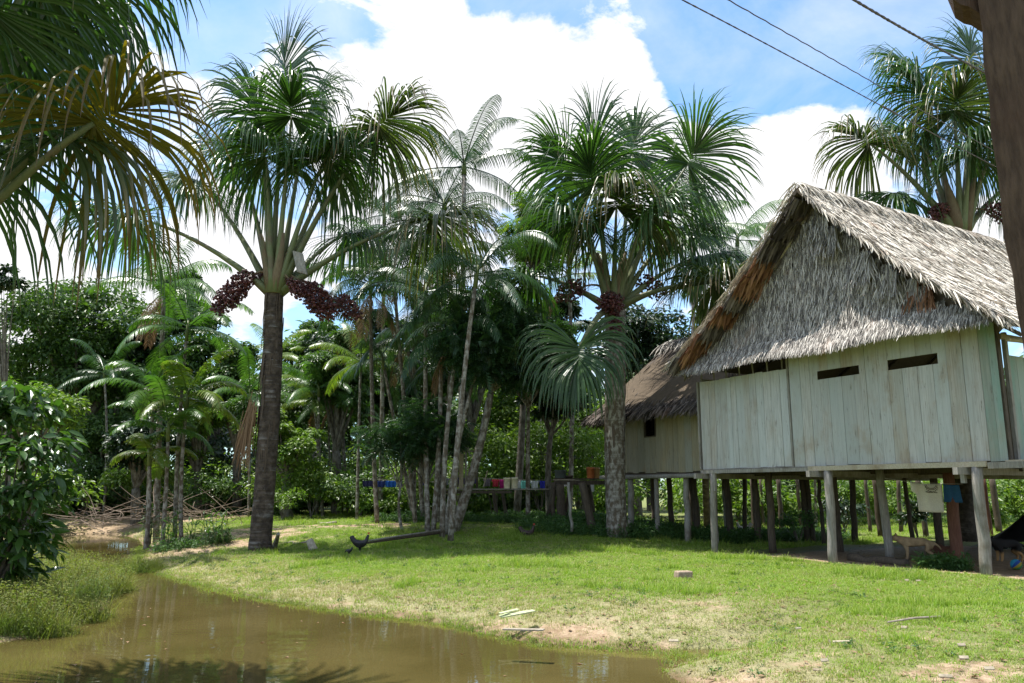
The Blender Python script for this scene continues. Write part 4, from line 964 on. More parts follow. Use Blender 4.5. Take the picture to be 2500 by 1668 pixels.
def feather_palm(o, base, top, r, nf, L, ll, mt, shaft=True, hang=.8, bend=1.0, e_rng=(-.1, 1.25), npair=44, az0=None, wid=.035, dead=0, stem_mat='stem'):
    base, top = np.asarray(base, float), np.asarray(top, float); k = 12
    P = bez(base - V3(0, 0, .1), (base + top) / 2 + V3(U(-.25, .25), U(-.2, .2), 0), top, k)
    MB().tube(P, r * np.linspace(1.25, .85, k), 9, jitter=.02).build('stem', M[stem_mat], o, smooth=True)
    tipd = nrm(P[-1] - P[-2])
    if shaft: MB().tube([top - tipd * .05, top + tipd * .35, top + tipd * .75], [r * 1.1, r * 1.0, r * .5], 9).build('crownshaft', M['stemgreen'], o, smooth=True)
    a0 = U(0, 6.28) if az0 is None else az0
    for i in range(nf):
        e = e_rng[1] - (e_rng[1] - e_rng[0]) * ((i + .3) / nf) ** .8 + U(-.12, .12)
        feather(top + tipd * (.6 if shaft else .1) - tipd * .3 * i / nf, a0 + i * 2.4 + U(-.25, .25), e, L * U(.85, 1.08), npair, ll, bend * U(.8, 1.2), hang, wid).build('frond', M[mt], o)
    for i in range(dead):
        feather(top + tipd * .05, a0 + i * 2.0 + .8, -.6, L * .7, npair // 2, ll * .8, 2.2, 1.2, wid).build('dead_frond', M['palm_dead'], o)
    return o
def palm_at(u, v, Y, ub, label, r=.085, nf=9, L=2.6, ll=.62, mt='pinnate', name='feather_palm', grp='slender feather palms', **kw):
    top = at(u, v, Y); bx_ = at(ub, 1250, Y); base = V3(bx_[0], Y + U(-.3, .3), 0); base[2] = hz(base[0], base[1])
    return feather_palm(thing(name, base, label, 'palm tree', grp), base, top, r, nf, L, ll, mt, **kw)
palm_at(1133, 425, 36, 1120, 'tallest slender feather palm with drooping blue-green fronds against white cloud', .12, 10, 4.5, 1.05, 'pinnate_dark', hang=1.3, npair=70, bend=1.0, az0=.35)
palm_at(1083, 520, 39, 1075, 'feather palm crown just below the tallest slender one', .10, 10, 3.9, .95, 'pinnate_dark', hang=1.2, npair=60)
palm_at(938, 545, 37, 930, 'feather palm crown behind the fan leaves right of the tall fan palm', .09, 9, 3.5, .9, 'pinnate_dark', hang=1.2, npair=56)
palm_at(1690, 590, 42, 1690, 'pale green feather palm behind the small house roof', .11, 11, 4.3, .95, 'pinnate', hang=1.2, npair=62)
palm_at(1800, 600, 44, 1800, 'feather palm whose fronds show left of the big roof apex', .11, 10, 4.2, .95, 'pinnate', hang=1.1, npair=62)
palm_at(1390, 690, 35, 1390, 'yellow-green feather palm left of the grey fan palm trunk', .09, 9, 3.4, .75, 'pinnate_lime', hang=.9, dead=1, npair=54)
palm_at(400, 720, 31, 388, 'slender feather palm with reddish dead sheath above the left clump', .095, 9, 3.4, .8, 'pinnate', hang=1.0, dead=2, npair=54)
# clump of feather palms left of the tall fan palm
cb = on(395, 1262, .2); o = thing('feather_palm_clump', cb, 'low sunlit clump of feather palms with arching glossy fronds left of tall fan palm', 'palm clump', 'feather palm clumps')
for (u, v, dY, ub, nf, L, ll, mt) in ((455, 830, .6, 432, 8, 2.3, .55, 'pinnate'), (375, 985, 0, 368, 8, 2.2, .5, 'pinnate'), (455, 1000, -.4, 448, 8, 1.9, .5, 'pinnate_lime'), (410, 1075, -.9, 402, 7, 1.8, .45, 'pinnate'), (365, 1135, -.6, 362, 6, 1.4, .4, 'pinnate_lime')):
    Yc = 29 + dY; bx_ = at(ub, 1255, Yc); base = V3(bx_[0], Yc, hz(bx_[0], Yc)); feather_palm(o, base, at(u, v, Yc), .065, nf + 1, L * 1.25, ll * 1.15, mt, hang=.6, bend=1.15, e_rng=(-.1, 1.2), npair=48, wid=.045)
# central clump, eight leaning stems from one foot
cb = on(1048, 1308, .2); o = thing('feather_palm_clump', cb, 'central clump of grey lichened palm stems rising fanwise from one foot', 'palm clump', 'feather palm clumps')
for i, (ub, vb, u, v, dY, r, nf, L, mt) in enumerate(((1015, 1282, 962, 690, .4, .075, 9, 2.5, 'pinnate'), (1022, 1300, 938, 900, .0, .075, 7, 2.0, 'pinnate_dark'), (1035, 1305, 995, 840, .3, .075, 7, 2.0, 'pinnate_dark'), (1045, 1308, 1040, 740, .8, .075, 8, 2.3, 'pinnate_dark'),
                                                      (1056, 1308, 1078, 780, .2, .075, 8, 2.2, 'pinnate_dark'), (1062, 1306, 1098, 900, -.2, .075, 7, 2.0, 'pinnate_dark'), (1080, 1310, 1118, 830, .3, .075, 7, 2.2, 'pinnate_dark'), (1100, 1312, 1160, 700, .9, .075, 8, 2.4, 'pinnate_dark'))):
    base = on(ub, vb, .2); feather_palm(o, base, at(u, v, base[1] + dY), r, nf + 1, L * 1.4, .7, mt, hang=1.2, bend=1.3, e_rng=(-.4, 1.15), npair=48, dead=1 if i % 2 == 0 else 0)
# thicket of thin stems between
for ci, (u0, lab) in enumerate(((790, 'thicket of thin palm stems with lime fronds between the tall palm and central clump'), (700, 'small stand of thin feather palms just right of the tall fan palm trunk'))):
    cb = on(u0, 1256, .45); o = thing('feather_palm_clump', cb, lab, 'palm clump', 'feather palm clumps')
    for q in range(7 if ci == 0 else 3):
        ub = u0 + U(-65, 70); base = on(ub, U(1248, 1262), .45); tp = at(ub + U(-25, 25), U(850, 1000), base[1] + U(-.3, .6))
        feather_palm(o, base, tp, U(.045, .075), 8, U(2.3, 3.1), .62, 'pinnate_lime' if q % 2 else 'pinnate', hang=.9, npair=44, e_rng=(-.2, 1.2), dead=1 if q % 3 == 0 else 0)
for (u, v, Y, ub, lab, mt) in ((880, 905, 35, 875, 'lime feather palm with drooping fronds left of the central clump', 'pinnate_lime'), (1330, 850, 38, 1325, 'shaded feather palm behind the hanging dry fan leaf', 'pinnate_dark'), (610, 980, 40, 612, 'feather palm half hidden behind the tall fan palm trunk', 'pinnate'), (255, 930, 42, 255, 'feather palm in the shadow of the great left tree', 'pinnate_dark'), (1985, 1130, 36, 1985, 'stubby feather palm seen between the house posts', 'pinnate_lime')):
    palm_at(u, v, Y, ub, lab, .06, 9, 2.7, .6, mt, hang=.9, npair=44)

# ------------------------------------------------------------------ broadleaf trees
LEAF_V = np.array([[0, 0, 0], [.5, .22, .05], [1, 0, -.04], [.5, -.22, .05]]); LEAF_F = [[0, 1, 2], [0, 2, 3]]
def compound_leaf(npair=8):
    V_, F_ = [], []
    for i in range(npair):
        x = .18 + .82 * i / (npair - 1); l = .34 * math.sin(math.pi * (.2 + .68 * i / (npair - 1)))
        for sg in (1, -1):
            n_ = len(V_); zz = -.16 * x * x
            V_ += [[x, 0, zz], [x + .35 * l + .045, sg * l * .5, zz - .02], [x + .45 * l, sg * l, zz - .10], [x + .35 * l - .045, sg * l * .5, zz - .02]]; F_ += [[n_, n_ + 1, n_ + 2], [n_, n_ + 2, n_ + 3]]
    return np.array(V_), F_
def crown_points(lobes, n, shell=.55):
    w_ = np.array([l[1][0] * l[1][1] + l[1][0] * l[1][2] for l in lobes]); w_ /= w_.sum()
    ii = rng.choice(len(lobes), n, p=w_); c = np.array([l[0] for l in lobes])[ii]; r = np.array([l[1] for l in lobes])[ii]
    d = nrm(rng.normal(0, 1, (n, 3))); d[:, 2] = np.where(d[:, 2] < -.5, -d[:, 2] * .4, d[:, 2])
    rr = shell + (1 - shell) * rng.uniform(0, 1, n) ** .6 + rng.normal(0, .07, n)
    return c + d * r * rr[:, None], d
def leaf_cloud(mb, lobes, n, size, base=(LEAF_V, LEAF_F), shell=.5, flat=.5):
    P, d = crown_points(lobes, n, shell); yaw = np.arctan2(d[:, 1], d[:, 0]) + rng.normal(0, .9, n)
    mb.scatter(base[0], base[1], P, rots(yaw, rng.normal(.35, .45, n) + (1 - d[:, 2]) * .15, rng.normal(0, .6, n)), size * rng.uniform(.7, 1.3, n))
def auto_lobes(c, R, n, lobe):
    out_ = []
    for i in range(n):
        d = nrm(rng.normal(0, 1, 3)); d[2] = d[2] * .8 + .1; q = c + d * np.array(R) * rng.uniform(.35, .95)
        s = lobe * rng.uniform(.65, 1.3); out_.append((q, np.array([s, s, s * .72])))
    return out_
def tree_parts(o, base, c, R, nl, lobe, nleaf, size, mt, r0=.25, fork=.45, base_leaf=(LEAF_V, LEAF_F), shell=.5, bark='bark'):
    lobes = auto_lobes(c, R, nl, lobe); b = MB(); fk = base + (c - base) * fork
    b.tube(bez(base - V3(0, 0, .2), (base + fk) / 2 + V3(U(-.3, .3), U(-.3, .3), 0), fk, 7), np.linspace(r0 * 1.2, r0 * .8, 7), 9, jitter=.04)
    for (q, s) in lobes[:min(nl, 14)]:
        b.tube(bez(fk, (fk + q) / 2 + V3(0, 0, .12 * np.linalg.norm(q - fk)) + rng.normal(0, .15, 3), q, 7), np.linspace(r0 * .5, r0 * .06, 7), 6, cap=False)
    b.build('trunk', M[bark], o, smooth=True)
    b = MB(); leaf_cloud(b, lobes, nleaf, size, base_leaf, shell); b.build('crown', M[mt], o, kind='stuff')
def tree_px(u, vtop, vbot, Y, wpx, label, mt, nl=16, nleaf=9000, size=.3, lobe=.33, name='broadleaf_tree', grp='trees of the forest edge', r0=.25, fork=.45, base_leaf=(LEAF_V, LEAF_F), ub=None, bark='bark'):
    zt, zb = at(u, vtop, Y)[2], at(u, vbot, Y)[2]; x = at(u, (vtop + vbot) / 2, Y)[0]; c = V3(x, Y, (zt + zb) / 2)
    rw = wpx / F_PX * Y * .5 * .85; rh = (zt - zb) / 2 * .9; xb = at(ub or u, 1240, Y)[0]; base = V3(xb, Y + .3, hz(xb, Y))
    o = thing(name, base, label, 'tree', grp); tree_parts(o, base, c, (rw, rw * .8, rh), nl, lobe * rw * 1.2, nleaf, size, mt, r0, fork, base_leaf, bark=bark)
    return o
tree_px(185, 620, 1120, 46, 540, 'great dark round-crowned tree standing at the far left of the clearing', 'tree', 46, 24000, .34, .22, r0=.4)
tree_px(455, 650, 860, 52, 200, 'dark upright tree showing behind the left fruit bunch', 'tree_dark', 24, 9000, .34, .25)
tree_px(10, 610, 760, 30, 130, 'thin airy tree crown at the extreme left edge', 'tree_dark', 9, 1500, .24, .3, r0=.09)
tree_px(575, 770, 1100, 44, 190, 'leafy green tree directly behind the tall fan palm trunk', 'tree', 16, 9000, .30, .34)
tree_px(760, 745, 1060, 48, 190, 'bushy tree right of the tall fan palm trunk', 'tree', 16, 9000, .30, .34)
tree_px(60, 880, 1130, 34, 260, 'bright bushy tree above the big-leaved bush', 'tree_lime', 14, 7000, .22, .34)
tree_px(660, 900, 1150, 42, 240, 'shaggy mid-green tree low behind the fan palm trunk', 'tree', 14, 7000, .26, .34)
tree_px(330, 1000, 1170, 40, 230, 'shaded spreading tree behind the left palm clump', 'tree_dark', 14, 7000, .3, .34)
tree_px(1010, 780, 1080, 46, 260, 'deep green tree behind the central palm stems', 'tree_dark', 14, 8000, .32, .34)
CL = compound_leaf(8)
tree_px(900, 700, 1120, 45, 330, 'dark dense tree behind the thicket of thin stems', 'tree_dark', 26, 11000, .32, .26)
tree_px(1150, 640, 1010, 43, 300, 'dark dense tree behind the leaning mossy trunk', 'tree_dark', 24, 10000, .32, .26)
tree_px(1340, 660, 960, 41, 230, 'dusky tree left of the grey fan palm crown', 'tree_dark', 20, 8000, .3, .26)
tree_px(1070, 690, 1060, 38.5, 250, 'mid-green tree filling the gap above the central clump', 'tree', 24, 9000, .26, .26)
tree_px(820, 760, 1080, 40, 220, 'mid-green tree behind the thin stems right of the fruit bunch', 'tree', 22, 8000, .26, .26)
tree_px(350, 740, 1050, 49, 260, 'dusky rounded tree behind the left feather palm crowns', 'tree_dark', 22, 9000, .32, .26)
tree_px(520, 730, 1080, 50, 260, 'mid-green tree left of the tall fan palm trunk', 'tree', 22, 9000, .32, .26)
tree_px(1295, 450, 690, 33, 210, 'light feathery-leaved tree between the two fan palms', 'tree_lime', 22, 800, .62, .26, base_leaf=CL, ub=1260, r0=.14, fork=.75)
tree_px(1235, 640, 1020, 27.2, 330, 'dark feathery-leaved tree with a pale leaning mossy trunk', 'pinnate_dark', 26, 1500, .66, .26, base_leaf=CL, ub=1100, r0=.15, fork=.72, bark='stem')
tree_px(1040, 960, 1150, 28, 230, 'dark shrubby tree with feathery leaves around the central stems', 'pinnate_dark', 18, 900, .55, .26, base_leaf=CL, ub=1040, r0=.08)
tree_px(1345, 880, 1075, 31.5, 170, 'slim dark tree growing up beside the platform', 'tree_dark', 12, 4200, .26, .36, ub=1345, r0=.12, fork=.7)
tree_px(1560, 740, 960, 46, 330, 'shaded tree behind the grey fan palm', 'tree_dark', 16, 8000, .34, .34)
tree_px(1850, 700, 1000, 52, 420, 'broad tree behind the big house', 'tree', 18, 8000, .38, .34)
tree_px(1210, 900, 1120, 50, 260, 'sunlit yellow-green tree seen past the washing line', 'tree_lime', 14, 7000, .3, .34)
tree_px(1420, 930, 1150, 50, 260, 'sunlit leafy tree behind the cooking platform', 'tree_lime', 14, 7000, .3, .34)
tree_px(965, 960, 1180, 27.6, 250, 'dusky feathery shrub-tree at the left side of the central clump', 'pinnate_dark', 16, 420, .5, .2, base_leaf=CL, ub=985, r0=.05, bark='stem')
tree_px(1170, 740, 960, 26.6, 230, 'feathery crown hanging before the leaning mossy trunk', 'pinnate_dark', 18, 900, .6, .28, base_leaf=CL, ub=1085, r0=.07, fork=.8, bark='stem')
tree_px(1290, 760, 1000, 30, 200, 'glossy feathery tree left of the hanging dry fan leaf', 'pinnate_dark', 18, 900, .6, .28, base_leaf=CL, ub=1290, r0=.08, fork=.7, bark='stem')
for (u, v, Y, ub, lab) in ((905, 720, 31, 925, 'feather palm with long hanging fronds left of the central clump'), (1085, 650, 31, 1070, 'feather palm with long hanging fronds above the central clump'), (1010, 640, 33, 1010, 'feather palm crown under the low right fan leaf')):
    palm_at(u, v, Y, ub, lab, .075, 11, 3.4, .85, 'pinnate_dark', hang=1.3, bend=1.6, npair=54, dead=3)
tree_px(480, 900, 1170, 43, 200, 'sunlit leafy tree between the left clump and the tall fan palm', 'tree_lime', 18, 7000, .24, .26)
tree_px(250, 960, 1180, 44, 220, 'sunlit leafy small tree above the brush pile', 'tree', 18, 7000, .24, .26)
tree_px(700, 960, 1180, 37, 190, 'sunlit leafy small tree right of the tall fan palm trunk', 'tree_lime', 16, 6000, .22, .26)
# the forest behind reads as one mass
b = MB(); bt = MB()
for i in range(56):
    x = -78 + i * 3.1 + U(-1.5, 1.5); Yf = U(56, 76); hgt = U(12.5, 16.5) * Yf / 66 + (1.5 if x < -10 else 0); R_ = U(3.8, 5.5)
    lob = auto_lobes(V3(x, Yf, hgt * .48), (R_, R_, hgt * .50), 13, R_ * .5); leaf_cloud(b, lob, 3300, .62, shell=.4)
    bt.tube([V3(x, Yf, -.5), V3(x + U(-.5, .5), Yf, hgt * .6)], [.3, .15], 7)
fo = b.build('forest', M['tree'], kind='stuff'); tag(fo, 'dense green forest closing off the clearing', 'forest', kind='stuff')
tag(bt.build('forest_trunks', M['bark']), 'shaded trunks within the forest mass', 'forest', kind='stuff')
b = MB()
for i in range(30):
    x = -60 + i * 3.8 + U(-1, 1); Yf = U(50, 56); hgt = U(5, 8.5)
    leaf_cloud(b, auto_lobes(V3(x, Yf, hgt * .45), (2.6, 2.4, hgt * .5), 9, 1.5), 1700, .42, shell=.35)
tag(b.build('dark_understorey_foliage', M['tree_dark'], kind='stuff'), 'deep shaded foliage in front of the forest', 'foliage', kind='stuff')
b = MB()
for i in range(130):
    u = U(-200, 2750); Yf = U(37, 52); p = at(u, 1250, Yf); z0 = hz(p[0], Yf); h_ = U(1.2, 3.4) * (1.5 if Yf > 48 else 1)
    if 130 < u < 640 and Yf < 43: continue
    lob = auto_lobes(V3(p[0], Yf, z0 + h_ * .45), (h_ * .7, h_ * .7, h_ * .45), 5, h_ * .42); leaf_cloud(b, lob, 900, .26, shell=.35)
tag(b.build('undergrowth', M['tree_lime'], kind='stuff'), 'sunlit tangled undergrowth along the forest edge', 'undergrowth', kind='stuff')
b = MB()
for i in range(95):
    u = U(-100, 1350); Yf = U(36, 44); p = at(u, 1250, Yf); z0 = hz(p[0], Yf); h_ = U(1.0, 2.6)
    if 500 < u < 1150 and Yf < 40: Yf += 4
    if 130 < u < 640: Yf = max(Yf + 5, 44); p = at(u, 1250, Yf); z0 = hz(p[0], Yf)
    lob = auto_lobes(V3(p[0], Yf, z0 + h_ * .45), (h_ * .7, h_ * .7, h_ * .45), 4, h_ * .45); leaf_cloud(b, lob, 800, .24, shell=.3)
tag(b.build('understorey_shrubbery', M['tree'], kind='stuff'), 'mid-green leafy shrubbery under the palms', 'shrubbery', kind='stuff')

# ------------------------------------------------------------------ ground cover (uncountable: one object each, points carry the tufts)
def gn_scatter(name, pts, idx, yaw, tilt, scl, variants, label, cat):
    coll = bpy.data.collections.new(name + '_source')
    for i, me in enumerate(variants):
        so_ = bpy.data.objects.new('%s_%02d' % (name, i), me); coll.objects.link(so_)
    me = bpy.data.meshes.new(name); me.vertices.add(len(pts)); me.vertices.foreach_set('co', np.asarray(pts, np.float32).ravel())
    for nm, ty, arr in (('idx', 'INT', np.asarray(idx, np.int32)), ('scl', 'FLOAT', np.asarray(scl, np.float32))):
        a = me.attributes.new(nm, ty, 'POINT'); a.data.foreach_set('value', arr)
    rot = np.stack([tilt, rng.normal(0, .12, len(pts)), yaw], -1).astype(np.float32)
    a = me.attributes.new('rot', 'FLOAT_VECTOR', 'POINT'); a.data.foreach_set('vector', rot.ravel())
    o = link(name, me); tag(o, label, cat, kind='stuff')
    ng = bpy.data.node_groups.new(name, 'GeometryNodeTree')
    ng.interface.new_socket('Geometry', in_out='INPUT', socket_type='NodeSocketGeometry'); ng.interface.new_socket('Geometry', in_out='OUTPUT', socket_type='NodeSocketGeometry')
    N = ng.nodes.new; gi, go = N('NodeGroupInput'), N('NodeGroupOutput'); ip = N('GeometryNodeInstanceOnPoints'); ci = N('GeometryNodeCollectionInfo')
    ci.inputs['Collection'].default_value = coll; ci.inputs['Separate Children'].default_value = True; ci.inputs['Reset Children'].default_value = True
    def na(nm, ty):
        q = N('GeometryNodeInputNamedAttribute'); q.data_type = ty; q.inputs[0].default_value = nm; return q.outputs[0]
    Lk = ng.links.new
    Lk(gi.outputs[0], ip.inputs['Points']); Lk(ci.outputs[0], ip.inputs['Instance']); ip.inputs['Pick Instance'].default_value = True
    Lk(na('idx', 'INT'), ip.inputs['Instance Index']); Lk(na('rot', 'FLOAT_VECTOR'), ip.inputs['Rotation']); Lk(na('scl', 'FLOAT'), ip.inputs['Scale'])
    Lk(ip.outputs[0], go.inputs[0]); md = o.modifiers.new('scatter', 'NODES'); md.node_group = ng
    return o
def tuft(n, r, h, wid, lean, m, k=4, flat=0.0):
    b = MB(); an, rr = U(0, 6.28, n), r * np.sqrt(U(0, 1, n)); P0 = np.stack([np.cos(an) * rr, np.sin(an) * rr, np.full(n, -.01)], -1)
    a2 = U(0, 6.28, n); le = U(.1, 1, n) * lean; d = nrm(np.stack([np.cos(a2) * le, np.sin(a2) * le, np.full(n, 1 - flat)], -1)); L = h * U(.5, 1.1, n); P = [P0]
    for j in range(1, k): P.append(P[-1] + d * (L / (k - 1))[:, None]); d = nrm(d + np.stack([np.cos(a2), np.sin(a2), np.full(n, -1.0)], -1) * (.12 + .22 * le)[:, None])
    b.strips(np.stack(P, 1), np.linspace(1, .12, k)[None] ** .7 * (wid * U(.7, 1.3, n))[:, None], np.repeat(np.stack([-np.sin(a2), np.cos(a2), np.zeros(n)], -1)[:, None], k, 1))
    return b.mesh('tuft', m)
def weed_sprig(n, h, size, m, spread=.10):
    b = MB(); hh = U(.02, 1, n) * h; an = U(0, 6.28, n); P = np.stack([np.cos(an) * spread * U(.1, 1, n), np.sin(an) * spread * U(.1, 1, n), hh], -1)
    b.scatter(LEAF_V, LEAF_F, P, rots(an, rng.normal(.1, .4, n), rng.normal(0, .4, n)), size * U(.6, 1.2, n))
    for q in range(4): b.tube([V3(U(-.02, .02), U(-.02, .02), 0), V3(U(-spread, spread), U(-spread, spread), h * U(.6, 1))], .003, 3, cap=False)
    return b.mesh('sprig', m)
def sample(n, Y0, Y1, u0=-60, u1=2560):
    """points on the land as the view covers it, evenly per square metre"""
    y = np.sqrt(U(Y0 ** 2, Y1 ** 2, n)); x = U((u0 - 1250) / F_PX, (u1 - 1250) / F_PX, n) * y * 1.02
    d = shore_d(x, y); return x, y, d
under_house = lambda x, y: ((x - W0[0]) * wn[0] + (y - W0[1]) * wn[1] > -.15) & ((x - W0[0]) * wd[0] + (y - W0[1]) * wd[1] < 7.4) & ((x - W0[0]) * wn[0] + (y - W0[1]) * wn[1] < 11)
parts = []
for (n, Y0, Y1, dens) in ((17000, 7, 13, 1.0), (26000, 13, 20, 1.0), (26000, 20, 28, 1.0), (22000, 28, 46, 1.0)):
    x, y, d = sample(n, Y0, Y1); dm = dirt_mask(x, y, d)
    k = (d > .03) & (U(0, 1, n) > dm * 1.05 - .05) & ~under_house(x, y) & ~((x < -8) & (y < 19))
    x, y, d, dm = x[k], y[k], d[k], dm[k]; z = height(x, y, d)
    dry = np.clip((1 - smooth01(d, .3, 4.2)) * (.75 + .3 * wob(x, y, 1.2, 3)) + .25 * wob(x, y, .7, 2) * (y < 20) + .15, 0, 1)
    r_ = U(0, 1, len(x)); patch = wob(x, y, .9, 5) + .5 * wob(x, y, 2.1, 2)
    ix = np.where(r_ < dry * .85, np.where(U(0, 1, len(x)) < .5, 4, 5), np.where(U(0, 1, len(x)) < .5, 0, 1))
    tall = (patch > .55) & (dry < .6) & (U(0, 1, len(x)) < .5); ix = np.where(tall, np.where(U(0, 1, len(x)) < .6, 2, 3), ix)
    sc_ = U(.7, 1.3, len(x)) * (1 + .03 * np.maximum(y - 12, 0)) * (1 - .35 * np.clip(dm, 0, 1)); parts.append((np.stack([x, y, z], -1), ix, sc_))
pts = np.concatenate([p[0] for p in parts]); ix = np.concatenate([p[1] for p in parts]); sc_ = np.concatenate([p[2] for p in parts]); n = len(pts)
gn_scatter('grass', pts, ix, U(0, 6.28, n), rng.normal(0, .12, n), sc_,
           [tuft(26, .11, .065, .0085, .9, M['grass']), tuft(24, .13, .05, .009, 1.2, M['grass']), tuft(24, .09, .13, .009, .7, M['grass']), tuft(16, .07, .17, .010, .6, M['grass']),
            tuft(24, .13, .05, .008, 1.4, M['grass_dry']), tuft(20, .12, .06, .008, 1.1, M['grass_dry'])], 'short sunlit grass over the yard and creek bank', 'grass')
# low broad-leaved weeds in the shade by the houses and the clump
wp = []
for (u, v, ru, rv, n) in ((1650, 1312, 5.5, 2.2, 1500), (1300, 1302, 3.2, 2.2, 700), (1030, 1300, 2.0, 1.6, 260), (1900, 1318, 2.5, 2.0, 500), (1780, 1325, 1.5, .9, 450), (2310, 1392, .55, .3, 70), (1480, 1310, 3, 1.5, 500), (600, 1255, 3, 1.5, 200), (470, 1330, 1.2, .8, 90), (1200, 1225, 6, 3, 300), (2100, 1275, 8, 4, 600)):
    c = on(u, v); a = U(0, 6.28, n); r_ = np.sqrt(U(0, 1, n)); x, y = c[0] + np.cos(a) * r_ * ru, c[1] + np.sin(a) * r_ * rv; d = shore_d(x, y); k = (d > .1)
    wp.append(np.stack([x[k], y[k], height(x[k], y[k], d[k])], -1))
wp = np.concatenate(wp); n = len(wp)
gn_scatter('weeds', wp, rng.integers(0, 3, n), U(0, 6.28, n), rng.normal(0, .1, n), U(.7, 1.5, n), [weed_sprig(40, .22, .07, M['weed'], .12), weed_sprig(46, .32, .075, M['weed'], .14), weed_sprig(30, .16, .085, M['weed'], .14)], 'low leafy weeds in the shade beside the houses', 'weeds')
x, y, d = sample(3400, 8, 30); k = (d > .3) & ~under_house(x, y) & (wob(x, y, 1.4, 7) > .1) & ~((x < -8) & (y < 19)); x, y, d = x[k], y[k], d[k]; n = len(x)
gn_scatter('lawn_weeds', np.stack([x, y, height(x, y, d)], -1), rng.integers(0, 2, n), U(0, 6.28, n), rng.normal(0, .1, n), U(.25, .6, n), [weed_sprig(26, .14, .10, M['weed'], .16), weed_sprig(20, .20, .09, M['weed'], .12)], 'small broad-leaved weeds dotted through the lawn', 'weeds')
# wispy sedge along the near left bank and a fringe in the shallows
sp = []
for (u, v, ru, rv, n) in ((60, 1470, 1.5, 2.0, 620), (-60, 1420, 2.0, 3.0, 500), (190, 1450, .9, 1.4, 240), (120, 1410, 1.0, 2.5, 220), (180, 1515, .5, .5, 70), (10, 1550, 1.0, .4, 160), (0, 1530, .8, .6, 260), (50, 1460, 1.0, 1.0, 260), (330, 1395, .6, .8, 60)):
    c = gp(u, v, ZW); a = U(0, 6.28, n); r_ = np.sqrt(U(0, 1, n)); x, y = c[0] + np.cos(a) * r_ * ru, c[1] + np.sin(a) * r_ * rv; sp.append(np.stack([x, y, np.maximum(height(x, y), ZW - .02)], -1))
sp = np.concatenate(sp); n = len(sp)
gn_scatter('sedge', sp, rng.integers(0, 3, n), U(0, 6.28, n), rng.normal(0, .15, n), U(.6, 1.35, n), [tuft(46, .16, .44, .007, .6, M['sedge'], 5), tuft(40, .18, .34, .007, .9, M['sedge'], 5), weed_sprig(90, .46, .04, M['sedge'], .20)], 'wispy yellow-green sedge on the near left bank', 'sedge')
# grass leaning into the shallows along the shore
sf = []
for (a, c) in zip(POLY[3:17], POLY[4:18]):
    m_ = int(np.linalg.norm(c - a) * 48); f = U(0, 1, m_)[:, None]; q = a + (c - a) * f + rng.normal(0, .13, (m_, 2)); sf.append(np.stack([q[:, 0], q[:, 1], np.maximum(height(q[:, 0], q[:, 1]), ZW - .01)], -1))
sf = np.concatenate(sf); n = len(sf)
gn_scatter('shore_grass', sf, rng.integers(0, 2, n), U(0, 6.28, n), rng.normal(0, .2, n), U(.6, 1.2, n), [tuft(16, .12, .12, .009, 1.1, M['sedge']), tuft(14, .12, .09, .010, 1.3, M['grass'])], 'sparse grass trailing into the shallow water edge', 'grass')

# fallen leaves on the yard, and leaves afloat
lp = []
for (n, Y0, Y1, wat) in ((2600, 7, 16, 0), (2600, 16, 30, 0), (260, 8, 26, 1)):
    x, y, d = sample(n, Y0, Y1); k = (d < -.15) if wat else (d > .05); x, y, d = x[k], y[k], d[k]
    lp.append(np.stack([x, y, np.full(len(x), ZW + .006) if wat else height(x, y, d) + .02], -1))
lp = np.concatenate(lp); n = len(lp)
lv = [MB().add(LEAF_V * V3(1, .9 + .3 * q, 1.5) - V3(.5, 0, 0), LEAF_F).mesh('dead_leaf', M['palm_dead']) for q in range(3)]
gn_scatter('leaf_litter', lp, rng.integers(0, 3, n), U(0, 6.28, n), rng.normal(0, .12, n), U(.04, .10, n), lv, 'small dry leaves strewn over the yard and floating on the creek', 'leaf litter')

# ------------------------------------------------------------------ big-leaved bush, left
bz = at(30, 1300, 14.0); bz[2] = max(hz(bz[0], bz[1]), ZW)
bush = thing('broad_leaved_bush', bz, 'dense bush of large glossy leaves overhanging the water at left', 'bush')
lobes = [(at(u - 15, v, 14.0 + dy), np.array([r, r, r * .85]) * 1.25) for (u, v, dy, r) in ((20, 1020, 0, .45), (100, 1010, .3, .42), (-60, 1100, .2, .6), (60, 1120, -.2, .5), (135, 1090, 0, .36), (20, 1220, -.3, .5), (110, 1210, -.1, .42), (-80, 1250, 0, .6), (70, 1290, .1, .4), (150, 1180, .2, .25), (0, 1330, -.2, .5), (95, 1335, 0, .36), (40, 1400, .1, .4), (-60, 1380, 0, .5), (50, 960, .1, .3), (-40, 1000, 0, .5))]
BL = np.array([[0, 0, 0], [.22, .13, .035], [.22, 0, .0], [.22, -.13, .035], [.55, .17, .02], [.55, 0, -.02], [.55, -.17, .02], [.85, .07, -.06], [.85, 0, -.08], [.85, -.07, -.06], [1, 0, -.13]])
BF3 = [[0, 2, 1], [0, 3, 2], [1, 2, 5], [1, 5, 4], [2, 3, 6], [2, 6, 5], [4, 5, 8], [4, 8, 7], [5, 6, 9], [5, 9, 8], [7, 8, 10], [8, 9, 10]]
big = MB().add(BL, BF3).mesh('broad_leaf', M['shrub_big'], True)
P, d = crown_points(lobes, 2600, .35); order = np.argsort(P[:, 1] - d[:, 2] * .2)
Rm = rots(np.arctan2(d[:, 1], d[:, 0]) + rng.normal(0, .7, 2600), rng.normal(.45, .4, 2600), rng.normal(0, .5, 2600)); S = U(.14, .37, 2600)
